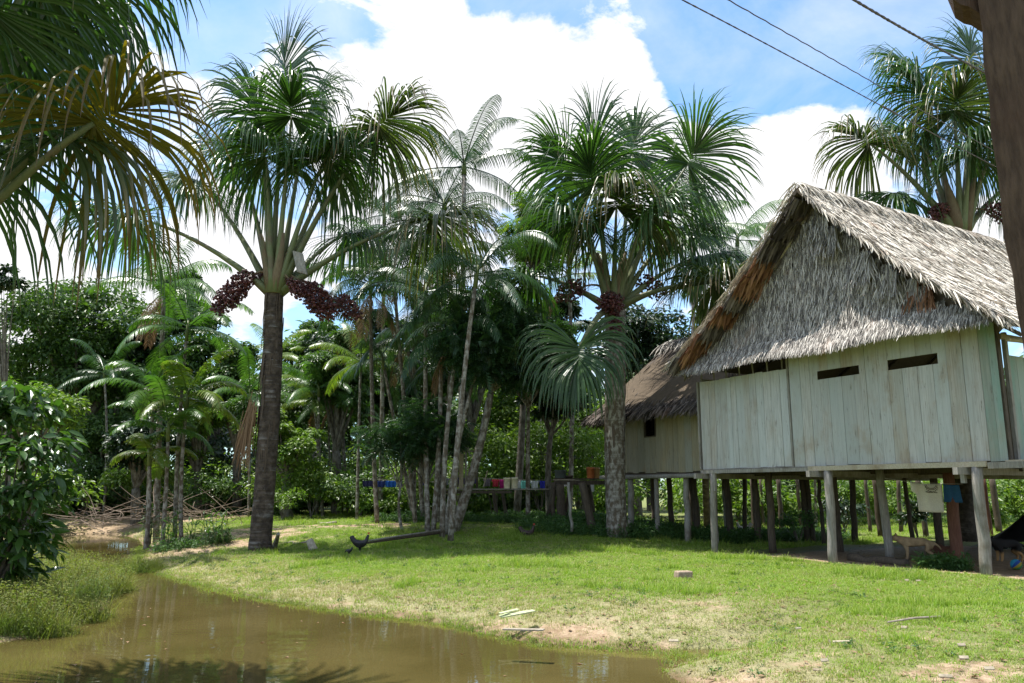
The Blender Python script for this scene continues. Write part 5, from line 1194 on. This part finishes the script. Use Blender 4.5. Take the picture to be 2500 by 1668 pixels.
for i in order[:300]:
    lf = link('leaf', big, bush); Mx = Matrix([[*(Rm[i][r] * S[i]), P[i][r]] for r in range(3)] + [[0, 0, 0, 1]]); lf.matrix_world = Mx
    lf.matrix_parent_inverse = Matrix.Translation(bush.location).inverted(); lf.matrix_basis = Mx
b = MB(); r_ = order[300:]; b.scatter(BL, BF3, P[r_], Rm[r_], S[r_]); b.build('inner_leaves', M['shrub_big'], bush, smooth=True, kind='stuff')
b = MB()
for (c, r) in lobes: b.tube(bez(bz + V3(U(-.2, .2), U(-.2, .2), -.1), (bz + c) / 2 + V3(-.1, 0, .25), c + V3(0, 0, .2), 7), np.linspace(.035, .008, 7), 6, cap=False)
b.build('branches', M['bark'], bush, smooth=True, kind='stuff')
# young broad-leaved plants at the foot of the left palm clump
YL = np.array([[0, 0, 0], [.3, .07, .05], [.3, -.07, .05], [.7, .06, .0], [.7, -.06, .0], [1, 0, -.12]]); YF = [[0, 2, 1], [1, 2, 4], [1, 4, 3], [3, 4, 5]]
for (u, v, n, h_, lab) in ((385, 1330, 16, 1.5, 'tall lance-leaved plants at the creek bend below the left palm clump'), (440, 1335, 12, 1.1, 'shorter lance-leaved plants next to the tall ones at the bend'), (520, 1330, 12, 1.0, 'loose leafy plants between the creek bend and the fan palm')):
    p = on(u, v); o = thing('lance_leaved_plant', p, lab, 'plant', 'plants at the creek bend'); bs, bl_ = MB(), MB()
    for q in range(n):
        a = p + V3(U(-.5, .5), U(-.4, .4), 0); tpt = a + V3(U(-.15, .15), U(-.1, .1), h_ * U(.5, 1)); bs.tube([a, (a + tpt) / 2, tpt], [.012, .010, .005], 5, cap=False); k = 11
        f = np.linspace(.15, 1, k); Pq = a + (tpt - a) * f[:, None]; bl_.scatter(YL, YF, Pq, rots(U(0, 6.28, k), rng.normal(-.35, .4, k), rng.normal(0, .3, k)), U(.22, .40, k))
    bs.build('stem', M['stemgreen'], o, kind='stuff'); bl_.build('foliage', M['shrub_big'], o, kind='stuff')
# palmate-leaved shrubs at the forest edge, left, and shade plants under the house
def shrub(u, v, Y, h_, w_, n, size, mt, label, name='leafy_shrub', grp='shrubs at the clearing edge'):
    x = at(u, v, Y)[0]; p = V3(x, Y, hz(x, Y)); o = thing(name, p, label, 'shrub', grp); b = MB()
    lob = auto_lobes(p + V3(0, 0, h_ * .55), (w_ * .5, w_ * .4, h_ * .42), 9, min(w_, h_) * .3); leaf_cloud(b, lob, n, size, shell=.35); b.build('foliage', M[mt], o, kind='stuff'); b = MB()
    for q in range(5): b.tube([p, p + V3(U(-.3, .3) * w_, U(-.3, .3) * w_, h_ * U(.6, .9))], [.03, .008], 5, cap=False)
    b.build('stem', M['bark'], o, kind='stuff')
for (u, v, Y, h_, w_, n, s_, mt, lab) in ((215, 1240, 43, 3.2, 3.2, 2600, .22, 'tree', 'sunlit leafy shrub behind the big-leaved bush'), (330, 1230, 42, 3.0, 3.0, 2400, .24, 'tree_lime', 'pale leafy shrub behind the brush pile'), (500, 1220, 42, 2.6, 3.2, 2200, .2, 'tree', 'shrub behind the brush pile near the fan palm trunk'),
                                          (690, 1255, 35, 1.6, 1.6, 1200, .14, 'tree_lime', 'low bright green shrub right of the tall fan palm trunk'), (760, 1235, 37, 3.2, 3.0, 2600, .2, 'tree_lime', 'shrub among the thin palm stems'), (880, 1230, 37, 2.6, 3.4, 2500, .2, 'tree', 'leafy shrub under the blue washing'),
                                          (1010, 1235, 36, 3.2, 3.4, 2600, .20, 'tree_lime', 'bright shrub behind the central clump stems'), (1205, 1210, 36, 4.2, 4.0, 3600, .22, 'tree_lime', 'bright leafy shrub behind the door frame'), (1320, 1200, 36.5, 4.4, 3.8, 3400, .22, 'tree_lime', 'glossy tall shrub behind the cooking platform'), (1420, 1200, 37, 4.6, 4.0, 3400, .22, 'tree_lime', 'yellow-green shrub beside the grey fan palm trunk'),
                                          (1950, 1310, 26, 1.3, 1.5, 900, .10, 'weed', 'spindly weed standing under the big house edge'), (2240, 1300, 29, 1.6, 1.3, 500, .22, 'tree_dark', 'dark big-leaved plant under the big house'), (2060, 1300, 31, 1.5, 1.3, 500, .2, 'tree_dark', 'dark plant between the rear house posts'),
                                          (2390, 1230, 38, 2.6, 6, 3000, .22, 'tree_lime', 'sunlit bushes seen beyond the house under the stairs'), (2130, 1225, 40, 2.8, 6, 3000, .22, 'tree_lime', 'sunlit bushes seen between the middle house posts'), (1860, 1220, 41, 3.0, 6, 3000, .22, 'tree', 'bushes seen between the house posts under the left wall end')):
    shrub(u, v, Y, h_, w_, n, s_, mt, lab)

# ------------------------------------------------------------------ dead wood
b = MB(); rs = np.random.default_rng(3)
for q in range(420):
    u = rs.uniform(180, 600); v = rs.uniform(1210, 1285); p = on(u, v, .4); hgt = rs.uniform(.03, .8) * (1 - abs(u - 430) / 400); L = rs.uniform(.6, 2.4); a = rs.uniform(0, 6.28); e = rs.normal(.1, .35)
    d = V3(math.cos(a) * math.cos(e), math.sin(a) * math.cos(e), math.sin(e)); p = p + V3(0, 0, max(0, hgt)); m_ = p + d * L / 2 + rs.normal(0, .08, 3); b.tube([p, m_, p + d * L + rs.normal(0, .1, 3)], [.018, .013, .004], 4, cap=False)
tag(b.build('brush_pile', M['twig'], kind='stuff'), 'tangle of dry cut branches on the far left bank', 'brush', kind='stuff')
def logg(u0, v0, u1, v1, r, label, m='log', z=.06, cat='log', lift=0.0):
    a, c = on(u0, v0), on(u1, v1); a[2] += z; c[2] += z + lift; k = 8; P = a + (c - a) * np.linspace(0, 1, k)[:, None]; P[1:-1] += rng.normal(0, .02, (k - 2, 3))
    o = MB().tube(P, r * np.linspace(1, .8, k), 8, jitter=.07).build(cat.replace(' ', '_'), M[m], smooth=True); return tag(o, label, cat, 'fallen wood')
logg(165, 1246, 460, 1252, .10, 'long bleached log lying across the far left bank'); logg(250, 1244, 370, 1222, .08, 'pale log propped on the brush pile', lift=.3); logg(180, 1225, 300, 1232, .07, 'thin bare pole in the brush behind the bush')
logg(400, 1262, 590, 1258, .08, 'bleached log between the left clump and tall palm'); logg(560, 1236, 600, 1258, .12, 'short thick pale stump piece behind the tall palm')
logg(678, 1298, 820, 1279, .07, 'split bamboo-like pole on the grass right of the tall palm'); logg(694, 1330, 755, 1331, .03, 'thin straight stick near the cut log piece')
logg(1318, 1266, 1372, 1264, .17, 'pale log behind the platform legs'); logg(1275, 1272, 1345, 1277, .14, 'second pale log in front of the first behind the platform'); logg(1210, 1268, 1255, 1268, .10, 'short pale log under the walkway')
logg(1290, 1239, 1330, 1226, .05, 'bare fallen branch on the slope behind the walkway'); logg(2076, 1368, 2215, 1382, .12, 'weathered beam lying on bare earth under the house edge', 'wood_dark'); logg(2270, 1350, 2345, 1354, .16, 'red-brown beam lying beside the red post', 'wood_red')
# trunk pieces right of the fan palm
p = on(762, 1342); o = thing('cut_log', p, 'short upright cut log piece with dark hollow end on the grass', 'log', 'fallen wood')
MB().tube([p + V3(-.10, 0, .28), p + V3(.06, -.05, -.02)], [.10, .12], 12, cap=False, jitter=.05).build('bark', M['log'], o); lathe('hollow_end', [(.001, 0), (.075, 0)], M['wood_dark'], p + V3(-.09, 0, .25), o)
# dugout: an old canoe hull under the clump
a, c = on(885, 1332, .1), on(1075, 1310, .2); e_ = on(1105, 1275, .2); tipp = at(1116, 1262, e_[1] - .6)
o = thing('dugout_plank', a, 'old grey dugout log with upturned end lying against the central clump', 'dugout')
Pq = np.array([a + V3(0, 0, .05), a * .6 + c * .4 + V3(0, 0, .09), c + V3(0, 0, .14)]); MB().tube(np.vstack([Pq, c * .6 + tipp * .4, tipp]), [.035, .06, .085, .10, .08], 9, squash=.7, jitter=.06).build('hull', M['wood_dark'], o, smooth=True)
MB().tube(np.vstack([Pq, c * .6 + tipp * .4 - V3(0, .05, 0), tipp]) + V3(0, -.10, .06), [.02, .03, .03, .03, .02], 6).build('gunwale', M['wood_grey'], o, smooth=True)
logg(1275, 1325, 1345, 1328, .06, 'rust brown palm husk lying beside the dark hen', 'wood_red', z=.03, cat='palm husk')
M['block'] = wood_mat('block_wood', (.24, .17, .12), (.36, .28, .21), None, (4, 4, 4))
# block of wood on the lawn
p = on(1667, 1412); bo = MB(); rx, ry = V3(.30, .07, 0), V3(-.06, .20, 0); bo.box(p - rx / 2 - ry / 2 + V3(0, 0, -.02), rx, ry, V3(.02, 0, .16)); blk = bo.build('wood_block', M['block']); tag(blk, 'squared block of wood on the sunny lawn', 'wood block'); bv = blk.modifiers.new('b', 'BEVEL'); bv.width = .025; bv.segments = 2
# cut palm leaf stalk pieces and chips on the near bank
p = on(1262, 1508); o = thing('palm_spathe', p, 'pale green split palm stalk lying on the bank', 'palm piece')
for i, (dx, dy, L, an, w_) in enumerate(((0, 0, .50, .55, .10), (.05, .04, .46, .42, .08), (.10, -.05, .42, .62, .07), (-.10, .0, .36, .75, .05))):
    q = p + V3(dx, dy, .03 + i * .015); dv = V3(math.cos(an), math.sin(an), .06); sd = V3(-math.sin(an), math.cos(an), .15); MB().box(q - dv * L / 2, dv * L, sd * w_, V3(0, 0, .012)).build('stalk_piece', M['stalk_pale'] if 'stalk_pale' in M else M.setdefault('stalk_pale', plain('pale_stalk', (.42, .46, .26), .6)), o)
q = on(1275, 1540); tag(MB().box(q + V3(-.25, .0, .005), V3(.5, -.12, .01), V3(.03, .09, 0), V3(0, 0, .015)).build('palm_stalk', M['log']), 'flat dry stalk at the water line below the split palm stalk', 'palm piece')
chips = [(2015, 1622, .13, .4, 'wood chip beside the grass tuft near the bottom edge'), (1996, 1645, .12, -.6, 'slim wood chip at the bottom edge of the bank'), (2028, 1575, .11, 1.2, 'crossed pale splinter on the mid bank'), (2055, 1574, .26, .05, 'thin straight splinter next to the crossed one'), (2207, 1540, .10, -.9, 'stubby pale chip below the long stick'),
         (2355, 1616, .12, -.3, 'pale chip on bare earth toward the right bank'), (2418, 1643, .13, .0, 'squarish pale chip by the right bank bottom'), (2310, 1662, .16, -.4, 'long pale chip at the very bottom of the bank'), (2350, 1584, .12, .0, 'thin chip on dry grass at right'), (1950, 1541, .12, .3, 'reddish chip on the mid bank lawn'), (2215, 1422, .10, 0, 'white scrap on the lawn before the house'), (2243, 1423, .12, .1, 'second white scrap on the lawn before the house'), (1645, 1572, .16, -.3, 'brown dead leaf by the cove')]
for (u, v, L, an, lab) in chips:
    p = on(u, v); dv = V3(math.cos(an), math.sin(an) * .8, .02) * L * .75; sd = nrm(V3(-dv[1], dv[0], .1)) * U(.018, .032); tag(MB().box(p - dv / 2 + V3(0, 0, .025), dv, sd, V3(0, 0, .009)).build('wood_chip', M['wood_pale']), lab, 'wood chip', 'chips on the bank')
a, c = on(2168, 1529), on(2296, 1517); tag(MB().tube([a + V3(0, 0, .05), (a + c) / 2 + V3(0, 0, .07), c + V3(0, 0, .06)], [.012, .014, .016], 6).build('stick', M['log']), 'long thin bleached stick on the near bank', 'stick', 'fallen wood')

# ------------------------------------------------------------------ animals
def skin(name, verts, edges, radii, m, parent=None, sub=2, root=0):
    me = bpy.data.meshes.new(name); me.from_pydata([tuple(float(x) for x in v) for v in verts], edges, []); o = link(name, me, parent); md = o.modifiers.new('skin', 'SKIN'); md.use_smooth_shade = True
    for i, r in enumerate(radii):
        sv = me.skin_vertices[0].data[i]; sv.radius = r if isinstance(r, tuple) else (r, r); sv.use_root = (i == root)
    ss = o.modifiers.new('sub', 'SUBSURF'); ss.levels = sub; ss.render_levels = sub; me.materials.append(m); return o
def local(p, yaw, s=1.0):
    cy, sy_ = math.cos(yaw), math.sin(yaw); return lambda x, y, z: V3(p[0] + s * (x * cy - y * sy_), p[1] + s * (x * sy_ + y * cy), p[2] + s * z)
def hen(u, v, yaw, s, m, label, head=None, peck=False, zoff=0.0):
    s = s * 1.15
    p = on(u, v); p[2] += zoff; T = local(p, yaw, s); o = thing('hen', p, label, 'hen', 'hens in the yard')
    hd = [(.15, 0, .30), (.175, 0, .40), (.20, 0, .44)] if not peck else [(.17, 0, .24), (.24, 0, .20), (.28, 0, .13)]
    Vv = [T(0, 0, .22), T(.10, 0, .24), T(*hd[0]), T(*hd[1]), T(*hd[2]), T(-.10, 0, .25), T(-.17, 0, .33), T(-.21, 0, .42), T(0, .045, .14), T(0.01, .05, .07), T(0, -.045, .14), T(.01, -.05, .07)]
    skin('body', Vv, [(0, 1), (1, 2), (2, 3), (3, 4), (0, 5), (5, 6), (6, 7), (0, 8), (8, 9), (0, 10), (10, 11)], [(.10 * s, .105 * s), (.085 * s, .09 * s), .05 * s, .036 * s, .030 * s, (.07 * s, .08 * s), (.035 * s, .06 * s), (.02 * s, .06 * s), .04 * s, .014 * s, .04 * s, .014 * s], M[m], o)
    for sg in (1, -1):
        MB().tube([T(.01, sg * .05, .08), T(.0, sg * .05, .005)], .008 * s, 5).build('leg', M['leg_y'], o)
        MB().box(T(-.02, sg * .05 - .012, .0), T(.06, sg * .05 - .012, 0) - T(-.02, sg * .05 - .012, 0), T(0, .024, 0) - T(0, 0, 0), V3(0, 0, .01)).build('foot', M['leg_y'], o)
        MB().tube([T(.09, sg * .085, .25), T(0, sg * .10, .24), T(-.12, sg * .07, .27)], [.025 * s, .05 * s, .012 * s], 7, squash=.4).build('wing', M[m], o, smooth=True)
    h = hd[2]; MB().tube([T(h[0] + .02, 0, h[2]), T(h[0] + .065, 0, h[2] - .012)], [.014 * s, .003 * s], 5).build('beak', M['leg_y'], o)
    MB().box(T(h[0] - .03, -.005, h[2] + .015), T(.05, 0, 0) - T(0, 0, 0), T(0, .012, 0) - T(0, 0, 0), V3(0, 0, .035 * s)).build('comb', M['comb'], o)
M['black_hen'] = plain('black_feathers', (.018, .016, .020), .5, .4); M['red_hen'] = plain('dark_feathers', (.045, .026, .020), .5, .4); M['white_hen'] = plain('white_feathers', (.55, .51, .45), .8); M['leg_y'] = plain('hen_leg', (.30, .24, .13), .6); M['comb'] = plain('comb_red', (.45, .05, .035), .5)
hen(878, 1352, .15, 1.0, 'black_hen', 'black hen on the grass at the tip of the dugout log'); hen(1287, 1324, .25, 1.05, 'red_hen', 'dark hen with raised tail standing beside the brown husk')
hen(1374, 1312, 2.2, .8, 'white_hen', 'whitish hen pecking in the weeds by the platform', peck=True); hen(1818, 1316, 2.7, 1.05, 'white_hen', 'pale red-combed hen in the weeds under the house', zoff=.05)
hen(852, 1356, 2.6, .45, 'black_hen', 'small dark chick beside the black hen', peck=True)
def dog(u, v, yaw, s, m, label, legm, ears=1, z=0.0):
    p = on(u, v); T = local(p, yaw, s); o = thing('dog', p, label, 'dog', 'dogs under the house')
    # x forward; shoulder .50 high
    Vv = [T(-.02, 0, .42), T(.20, 0, .42), T(.30, 0, .45), T(.39, 0, .49), T(.46, 0, .52), T(.54, 0, .49), T(.61, 0, .46), T(-.20, 0, .43), T(-.30, 0, .43), T(-.40, 0, .40), T(-.48, 0, .34), T(-.53, 0, .26)]
    Ed = [(0, 1), (1, 2), (2, 3), (3, 4), (4, 5), (5, 6), (0, 7), (7, 8), (8, 9), (9, 10), (10, 11)]; Rr = [(.10, .115), (.115, .14), (.10, .12), .080, .080, .056, .036, (.09, .10), (.09, .10), .030, .022, .012]
    for sg in (1, -1):
        n0 = len(Vv); Vv += [T(.23, sg * .06, .33), T(.20, sg * .07, .21), T(.215, sg * .07, .06), T(.25, sg * .07, .015)]; Ed += [(1, n0), (n0, n0 + 1), (n0 + 1, n0 + 2), (n0 + 2, n0 + 3)]; Rr += [.062, .040, .030, .032]
        n0 = len(Vv); Vv += [T(-.27, sg * .065, .31), T(-.20, sg * .075, .24), T(-.34, sg * .075, .15), T(-.315, sg * .075, .04), T(-.28, sg * .075, .015)]; Ed += [(8, n0), (n0, n0 + 1), (n0 + 1, n0 + 2), (n0 + 2, n0 + 3), (n0 + 3, n0 + 4)]; Rr += [.075, .058, .032, .027, .032]
    skin('body', Vv, Ed, [tuple(np.array(r) * s) if isinstance(r, tuple) else r * s for r in Rr], M[m], o)
    for sg in (1, -1):
        MB().tube([T(.43, sg * .055, .57), T(.42, sg * .085, .61), T(.45, sg * .10, .555)], [.03 * s, .022 * s, .006 * s], 6, squash=.4).build('ear', M[m], o, smooth=True)
        MB().tube([T(.52, sg * .042, .53), T(.53, sg * .046, .53)], [.011 * s, .008 * s], 6).build('eye', M['black_hen'], o)
    MB().tube([T(.63, 0, .475), T(.65, 0, .47)], [.016 * s, .010 * s], 7).build('nose', M['black_hen'], o, smooth=True)
    return o, T
M['tan_dog'] = plain('tan_fur', (.36, .25, .145), .9, .1, .2)
t = MT('black_tan_fur'); sepn = t.n('ShaderNodeSeparateXYZ'); t.l(t.coord('Position'), sepn.inputs[0])
M['blacktan_dog'] = t.done(t.bsdf(t.mix(t.rng(t.math('ADD', sepn.outputs[2], t.math('MULTIPLY', t.noise(t.coord('Position'), 9, 3), .15)), .30, .38), (.30, .17, .07), (.016, .014, .013)), .85, .15))
dog(2240, 1368, 2.75, 1.02, 'tan_dog', 'tan short-haired dog standing in shade under the house, facing left', None)
dog(2462, 1372, 3.3, .98, 'blacktan_dog', 'black and tan dog standing at the right edge under the house', None)
# ball
p = on(2482, 1392); o = thing('ball', p, 'small rainbow striped ball on the ground by the black and tan dog', 'ball'); R_ = .12; cols = [(.03, .18, .30), (.02, .06, .22), (.28, .22, .03), (.05, .18, .06), (.25, .09, .03), (.03, .22, .27)]
for q in range(12):
    b = MB(); a0, a1 = q * PI / 6, (q + 1) * PI / 6; th_ = np.linspace(0, PI, 13); axm = np.array(rots(np.array([.4]), np.array([.9]), np.array([.3]))[0])
    A = np.array([[R_ * math.sin(x) * math.cos(y), R_ * math.sin(x) * math.sin(y), R_ * math.cos(x)] for x in th_ for y in np.linspace(a0, a1, 4)]) @ axm.T + p + V3(0, 0, R_ - .01)
    i_ = np.arange(52).reshape(13, 4); b.add(A, np.stack([i_[:-1, :-1], i_[1:, :-1], i_[1:, 1:], i_[:-1, 1:]], -1).reshape(-1, 4)); b.build('stripe', cmat(cols[q % 6]), o, smooth=True)
# dark tarp behind the dog
p = on(2505, 1345); tp = thing('tarpaulin', p, 'black tarpaulin draped over a heap at the right under the stairs', 'tarpaulin'); b = MB(); K = 9; Pq = []
for j in range(K):
    for i in range(K):
        x, y = i / (K - 1), j / (K - 1); zz = 1.0 * (1 - abs(x - .62) * 1.5) * (1 - abs(y - .5) * 1.1); Pq.append(p + V3(-.85 + 2.2 * x, -.2 + 1.6 * y, max(0, zz) + .05 * math.sin(9 * x + 4 * y)))
i_ = np.arange(K * K).reshape(K, K); b.add(Pq, np.stack([i_[:-1, :-1], i_[:-1, 1:], i_[1:, 1:], i_[1:, :-1]], -1).reshape(-1, 4)); b.build('sheet', plain('black_plastic', (.012, .012, .013), .5), tp, smooth=True)

# ------------------------------------------------------------------ cables and the near post
t = MT('cable_rubber'); M['cable'] = t.done(t.bsdf(t.mix(t.rng(t.noise(t.coord('Position'), 30, 3), .4, .6), (.035, .028, .03), (.11, .08, .07)), .6, .3))
def cable(pts, r, label, twist=True, splice=None):
    pts = [at(*q) for q in pts]; A, Cc = pts[0], pts[-1]; A = A + (A - pts[1]) * 1.2; k = 120; f = np.linspace(0, 1, k)
    src = np.vstack([A] + pts); seg = np.concatenate([[0], np.cumsum(np.linalg.norm(np.diff(src, axis=0), axis=1))]); seg /= seg[-1]
    cf = [np.polyfit(seg, src[:, i], min(3, len(src) - 1)) for i in range(3)]; P = np.stack([np.polyval(c_, f) for c_ in cf], -1)
    o = thing('power_cable', P[0], label, 'cable', 'cables overhead'); off = np.stack([np.cos(f * 260), np.zeros(k), np.sin(f * 260)], -1) * r * .6
    MB().tube(P + off, r, 6).build('wire', M['cable'], o, smooth=True)
    if twist: MB().tube(P - off, r, 6).build('wire', M['cable'], o, smooth=True)
    if splice: i = int(splice * k); MB().tube(P[i:i + 5], r * 2.6, 7).build('splice', M['cable'], o, smooth=True)
cable([(1640, -14, 9), (1700, 15, 9.6), (1790, 66, 10.6), (2060, 210, 13.5), (2240, 305, 16), (2440, 412, 19.5), (2620, 500, 23)], .008, 'lowest thin cable with a taped splice crossing the blue sky', True, .42)
cable([(1760, -10, 8), (1850, 40, 8.8), (2100, 185, 11.5), (2280, 285, 14), (2440, 376, 17), (2640, 480, 21)], .0072, 'middle reddish cable running down behind the near post', False)
cable([(2075, -8, 5.5), (2160, 42, 6), (2250, 98, 6.7), (2400, 175, 8), (2480, 215, 9), (2700, 330, 12)], .0088, 'upper thick twisted cable passing before the right fan palm', True)
pst = thing('shelter_post', at(2520, 1200, 2.6), 'rough dark brown timber post with brace at the right edge', 'post')
b = MB(); k = 22; vv = np.linspace(-260, 1500, k); Pq = []
for v in vv:
    ul = np.interp(v, [-260, 0, 300, 560, 800, 1500], [2366, 2388, 2418, 2450, 2492, 2575]) + 3.0 * math.sin(v * .031) + U(-1.5, 1.5); a = at(ul, v, 2.6); Pq += [a, a + V3(.19, -.02, 0), a + V3(.32, .17, 0), a + V3(.115, .17, 0)]
i_ = np.arange(k * 4).reshape(k, 4); j_ = np.roll(i_, -1, 1); b.add(Pq, np.stack([i_[:-1], j_[:-1], j_[1:], i_[1:]], -1).reshape(-1, 4)); b.F.append(i_[0:1, ::-1]); b.F.append(i_[-1:]); M['post_wood'] = wood_mat('rough_brown_timber', (.055, .033, .022), (.12, .076, .052), (.08, .043, .028), (5, 5, 1.0), .85, 1.6, .9)
b.build('post', M['post_wood'], pst)
Q = [at(2302, -60, 2.62), at(2326, -2, 2.62), at(2348, 12, 2.62), at(2366, 16, 2.62), at(2394, 34, 2.62), at(2412, -60, 2.62)]; n = len(Q); b = MB(); b.add(Q + [q + V3(.075, .12, -.0) for q in Q], [[i, (i + 1) % n, n + (i + 1) % n, n + i] for i in range(n)]); b.F.append(np.array([list(range(n))[::-1]])); b.F.append(np.array([list(range(n, 2 * n))])); b.build('brace', M['post_wood'], pst)
